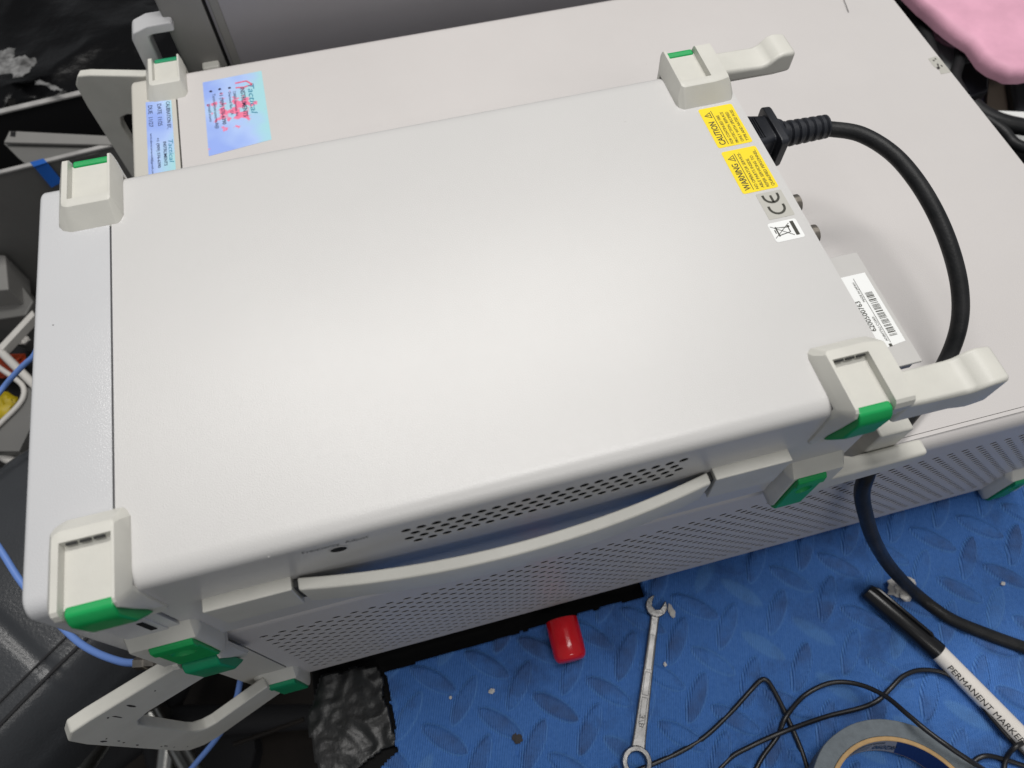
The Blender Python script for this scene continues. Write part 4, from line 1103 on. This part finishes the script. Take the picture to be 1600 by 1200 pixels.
q = [at(*p, -0.2969) for p in ((17, 206), (25, 206), (24, 214), (16, 213))]
obj('slot', slab(q, (0, 0, 0.0003)), M['dark'], bk)
q0 = [at(48, 255, -.2980), at(70, 249, -.2980), at(75, 252, -.2982), at(52, 258, -.2982)]
nnw = Vector((e.y, -e.x, 0)).normalized()
q1 = []
bt = empty('blue_tape_piece', at(60, 255, -.298)); tag(bt, 'piece of blue tape folded over the tray rim', 'tape')
obj('top_flap', slab([at(*p, -.2984) for p in ((47, 254), (68, 248), (74, 254), (53, 261))], (0, 0, .0004)), M['bluetape'], bt)
c0 = at(52, 259, -.2984); c1 = at(73, 253, -.2984)
obj('hanging_flap', slab([c0, c1, c1 + Vector((.0040, -.006, -.024)), c0 + Vector((.0040, -.006, -.027))], nnw * .0004), M['bluetape'], bt)

# blurred boxes and bins lower left
def prism_px(name, pxs, z, th, m_, label, cat, bevel=.002):
    q = [at(a, b, z) for a, b in pxs]
    return tag(obj(name, slab(q, (0, 0, -th)), m_, None, bevel=bevel), label, cat)
prism_px('plastic_box', [(-60, 395), (8, 398), (13, 452), (-60, 458)], -.40, .05, M['greyp'], 'small light grey box end at the left edge beside the tray', 'box')
prism_px('equipment_case', [(-80, 455), (0, 440), (30, 440), (52, 470), (40, 492), (-80, 510)], -.43, .08, M['greym'], 'dark grey case corner at the left edge under the light box', 'case')
prism_px('white_bar', [(-3, 540), (50, 484), (54, 492), (2, 548)], -.415, .012, M['whitep'], 'slim white bar slanting up to the right at the left edge', 'bar', .001)
bn = empty('storage_bin', (-0.44, 0.48, -0.47)); tag(bn, 'white rimmed grey bin holding orange and yellow pieces', 'bin')
tube('rim', [at(a, b, -.42) for a, b in ((-60, 480), (-5, 543), (42, 590), (60, 608))], .0045, M['whitep'], bn, seg=10)
tube('divider_rim', [at(a, b, -.421) for a, b in ((-40, 545), (-2, 574), (24, 592), (36, 604), (37, 618), (28, 634), (0, 662), (-40, 700))], .0028, M['whitep'], bn, seg=10)
obj('bin_body', slab([at(a, b, -.424) for a, b in ((36, 604), (60, 610), (48, 668), (30, 705), (-60, 705), (-40, 690), (0, 664), (28, 636), (37, 618))], (0, 0, -.06)), M['greym'], bn)
tube('foot_rim', [at(a, b, -.44) for a, b in ((-40, 680), (-5, 705), (15, 719), (45, 722), (70, 716))], .0050, M['whitep'], bn, seg=10)
obj('bin_bottom', slab([at(a, b, -.47) for a, b in ((-120, 470), (70, 560), (60, 680), (-120, 760))], (0, 0, -.003)), M['dark'], bn)
scrap('orange_clip', at(17, 573, -.452), (.016, .014, .008), 'orange plastic piece in the bin under the white rim', 41, 'plastic piece', 'orange')
scrap('yellow_clip', at(9, 637, -.452), (.012, .016, .008), 'yellow plastic piece in the lower bin compartment', 44, 'plastic piece', 'yellowp')
scrap('clear_scrap', at(38, 532, -.450), (.006, .005, .003), 'small shiny pale scrap beside the slanting white bar', 47, 'scrap', 'whitep')

# black leather chair
CH = empty('leather_chair', (-0.52, 0.25, FZ)); tag(CH, 'black leather office chair with stitched welt at the left edge', 'chair')
cA = math.radians(38.5)                 # direction of the visible front edge
ua = Vector((math.cos(cA), math.sin(cA))); ub = Vector((-math.sin(cA), math.cos(cA)))
ecen = Vector((-0.379, 0.1617))         # a point on the visible edge
hw, hh_ = 0.27, 0.128
cc = ecen + ub * (hh_ - .035) - ua * 0.06
def cush(u, v):
    r_ = 0.10
    qx = max(abs(u) - hw + r_, 0); qy = max(abs(v) - hh_ + r_, 0)
    dist = r_ - math.hypot(qx, qy)
    if qx == 0 and qy == 0: dist = min(hw - abs(u), hh_ - abs(v))
    return dist
bm = bmesh.new(); st = .005; V = {}
for i in range(-54, 55):
    for j in range(-46, 47):
        u = i * st; v = j * st; dd = cush(u, v)
        if dd < -0.004: continue
        dd = max(dd, 0)
        z = -0.405 + .03 * (1 - ((u / hw) ** 2 + (v / hh_) ** 2) / 2) - 0.050 * (1 - min(1, dd / .045)) ** 2.4
        z -= .005 * math.exp(-((dd - .036) / .0028) ** 2)
        for vv in (-hh_ + .062, -hh_ + .072): z -= .004 * math.exp(-((u + .055 - vv * 0) / .0035) ** 2) * (1 if dd < .20 else 0) * (1 if vv < -hh_ + .07 else 0)
        z -= .004 * math.exp(-((u - .085) / .0035) ** 2)
        z += noise.noise(Vector((u * 12, v * 12, 0))) * .003
        p = cc + ua * u + ub * v
        V[i, j] = bm.verts.new((p.x, p.y, z))
for (i, j) in list(V):
    if all(k in V for k in ((i + 1, j), (i, j + 1), (i + 1, j + 1))): bm.faces.new((V[i, j], V[i + 1, j], V[i + 1, j + 1], V[i, j + 1]))
be = [e_ for e_ in bm.edges if len(e_.link_faces) == 1]
res = bmesh.ops.extrude_edge_only(bm, edges=be)
for g in res['geom']:
    if isinstance(g, bmesh.types.BMVert): g.co.z -= .05
for fc in bm.faces: fc.smooth = True
obj('cushion', bm, M['leather'], CH, recalc=False)
for off, rr_ in ((.0300, .0016), (.0420, .0009)):
    P = []
    for k in range(-44, 45):
        u = k * .005; 
        qx = max(abs(u) - hw + .10, 0)
        v = -hh_ + .10 - math.sqrt(max((.10 - off) ** 2 - qx * qx, 0))
        if (.10 - off) ** 2 - qx * qx <= 0: continue
        dd = off
        z = -0.405 + .03 * (1 - ((u / hw) ** 2 + (v / hh_) ** 2) / 2) - 0.050 * (1 - min(1, dd / .045)) ** 2.4 + noise.noise(Vector((u * 12, v * 12, 0))) * .003
        p = cc + ua * u + ub * v; P.append(Vector((p.x, p.y, z + .0003)))
    tube('welt', P, rr_, M['thread'], CH, seg=8, smooth_path=False)
bm = bmesh.new(); tube_into(bm, [Vector((cc.x, cc.y, -.48)), Vector((cc.x, cc.y, -.90))], .03, 20); obj('chair_post', bm, M['chrome'], CH, smooth=True)
for k in range(5):
    a = math.radians(-12 + 72 * k); pth = [Vector((cc.x, cc.y, -.90)), Vector((cc.x + .30 * math.cos(a), cc.y + .30 * math.sin(a), -.955))]
    bm = bmesh.new(); tube_into(bm, pth, [.024, .015], 14); lg = obj('chair_leg', bm, M['thread'], CH, smooth=True)
    bm = bmesh.new(); c_ = Vector((cc.x + .305 * math.cos(a), cc.y + .305 * math.sin(a), -.99)); tube_into(bm, [c_ + Vector((0, -.02, 0)), c_ + Vector((0, .02, 0))], .028, 18); obj('castor', bm, M['thread'], CH, smooth=True)

# chrome frame of a stool or stand under the table
st_ = empty('chrome_stand', (-0.42, 0.14, FZ)); tag(st_, 'chrome tube stand in the shadow below the front handle', 'stand')
for q in (((165, 1150, -.72), (120, 1215, -.66)), ((278, 1165, -.66), (306, 1215, -.64)), ((235, 1110, -.80), (262, 1160, -.82)), ((262, 1160, -.82), (255, 1230, -.84))):
    bm = bmesh.new(); tube_into(bm, [at(*q[0]), at(*q[1])], .012, 16); obj('tube', bm, M['chrome'], st_, smooth=True)
bm = bmesh.new(); tube_into(bm, [at(365, 1163, -.75), at(475, 1124, -.75)], .003, 10); tag(obj('floor_rod', bm, M['floor'], None, smooth=True), 'thin grey rod lying in the dark below the table', 'rod')
bm = bmesh.new(); tube_into(bm, [Vector((-0.42, 0.14, -.98)), Vector((-0.42, 0.14, FZ))], .05, 16); obj('foot', bm, M['thread'], st_, smooth=True)

# blue cables
tag(tube('blue_cable', [at(-40, 660, -.27), at(0, 612, -.27), at(20, 588, -.262), at(48, 561, -.25), at(95, 530, -.235), Vector((-0.19, 0.32, -0.235)), Vector((-0.1630, 0.33, -0.235))], .0023, M['bluec'], None, seg=10),
    'thin blue cable entering behind the small instrument at the left edge', 'cable', 'thin blue cables')
c2 = empty('blue_cable', at(150, 1015, -.2)); tag(c2, 'thin blue cable with metal connector below the green corner pad', 'cable', 'thin blue cables')
tube('cable', [at(-40, 800, -.22), at(0, 858, -.22), at(30, 905, -.22), at(62, 945, -.22), at(97, 980, -.215), at(125, 1005, -.210), at(155, 1022, -.205), at(190, 1034, -.20), at(214, 1036, -.197)], .0023, M['bluec'], c2, seg=10)
pp0 = at(213, 1036, -.197); pp1 = at(246, 1034, -.19)
bm = bmesh.new(); tube_into(bm, [pp0, pp0 + (pp1 - pp0) * .05, pp0 + (pp1 - pp0) * .5, pp0 + (pp1 - pp0) * .55, pp1], [.0030, .0042, .0042, .0036, .0036], 6); obj('connector', bm, M['bnc'], c2, smooth=True, ang=30)
tag(tube('blue_cable', [at(376, 1062, -.33), at(370, 1090, -.34), at(360, 1120, -.36), at(335, 1158, -.38), at(300, 1200, -.40), at(270, 1240, -.42)], .0023, M['bluec'], None, seg=10),
    'thin blue cable hanging down behind the front handle loop', 'cable', 'thin blue cables')

# ================================================================ background, right
def px_slab(name, pxs, z, th, m_, label, cat, bevel=.001, **k):
    q = [at(a, b, z) for a, b in pxs]
    return tag(obj(name, slab(q, (0, 0, -th)), m_, None, bevel=bevel, **k), label, cat)
def foam(name, pxs, z, th, label, rb, seed):
    q = [at(a, b, z) for a, b in pxs]
    cen = sum(q, Vector()) / len(q)
    bm = bmesh.new(); rings = []
    for k in range(7):
        a = PI / 2 * k / 6; ins = rb * (1 - math.sin(a)); zz = z - rb * (1 - math.cos(a)) if False else z - rb * (1 - math.cos(PI / 2 - a))
        rings.append([p + (cen - p).normalized() * rb * (1 - math.cos(a)) + Vector((0, 0, -rb * (1 - math.sin(a)))) for p in q])
    rings = [[p + Vector((0, 0, -th)) for p in q]] + rings
    loft(bm, rings)
    bmesh.ops.triangulate(bm, faces=[f_ for f_ in bm.faces if len(f_.verts) > 4])
    for _ in range(2): bmesh.ops.subdivide_edges(bm, edges=[e_ for e_ in bm.edges if e_.calc_length() > .012], cuts=1, use_grid_fill=True)
    for v in bm.verts: v.co += Vector((noise.noise(v.co * 30 + Vector((seed, 0, 0))), noise.noise(v.co * 30 + Vector((0, seed, 0))), noise.noise(v.co * 22 + Vector((0, 0, seed))) * 1.6)) * .0018
    return tag(obj(name, bm, M['pink'], None, smooth=True, ang=80), label, 'foam')
foam('foam_block', [(1428, -70), (1418, -22), (1442, 4), (1472, 26), (1500, 46), (1522, 60), (1540, 82), (1558, 98), (1582, 110), (1606, 110), (1655, 100), (1770, 60), (1770, -70)], -.205, .016,
     'big pink antistatic foam block at the upper right', .010, 2)
foam('foam_flap', [(1425, -10), (1438, 10), (1458, 48), (1480, 62), (1506, 72), (1528, 86), (1550, 50), (1510, 0), (1460, -50)], -.235, .006,
     'thinner pink foam piece tucked under the big pink block', .003, 6)
TB = -0.305
px_slab('pale_sheet', [(1440, 30), (1480, 50), (1500, 80), (1492, 118), (1470, 115), (1450, 80)], -.245, .004, M['sage'], 'pale grey green sheet beside the rear edge under the pink foam', 'sheet')
px_slab('power_adapter', [(1505, 98), (1528, 90), (1546, 108), (1546, 140), (1520, 150), (1490, 142), (1480, 118)], -.25, .04, M['plug'], 'black power adapter between the rear edge and the foam', 'adapter', .003)
px_slab('cardboard_strip', [(1546, 112), (1575, 116), (1576, 176), (1540, 182)], -.27, .03, M['brown'], 'tan strip standing right of the black adapter', 'strip')
px_slab('violet_packet', [(1515, 142), (1545, 146), (1545, 182), (1530, 182)], -.275, .01, M['violet'], 'dull violet packet left of the tan strip', 'packet')
px_slab('dark_pouch', [(1578, 110), (1640, 100), (1640, 180), (1588, 176)], -.26, .03, M['leather'], 'dark grey pouch beneath the pink foam corner', 'pouch', .004)
px_slab('white_card', [(1558, 172), (1600, 174), (1660, 180), (1660, 215), (1600, 200), (1565, 186)], -.242, .003, M['white'], 'white card crossed by the black cable at the right edge', 'card')
px_slab('white_box', [(1572, 205), (1604, 212), (1640, 220), (1640, 250), (1600, 232)], -.28, .006, M['white'], 'white box corner below the card at the right edge', 'box')
for q, rr_, lb in (([(1395, -30), (1412, 0), (1430, 28), (1446, 55), (1456, 85), (1470, 115), (1490, 150)], .0066, 'black cable running along the rear top edge'),
              ([(1480, 30), (1498, 58), (1502, 80), (1496, 104), (1492, 125), (1505, 150)], .0058, 'black cable looping out from under the foam'),
              ([(1520, 165), (1540, 180), (1570, 192), (1610, 200), (1660, 205)], .0078, 'thick black cable crossing the white card'),
              ([(1540, 185), (1568, 205), (1585, 224), (1610, 233), (1650, 240)], .0052, 'black cable below the white card')):
    P = [at(a, b, -.232) for a, b in q]
    tag(tube('black_cable', P, rr_, M['rubber'], None, seg=12), lb, 'cable', 'black cables behind the big instrument')
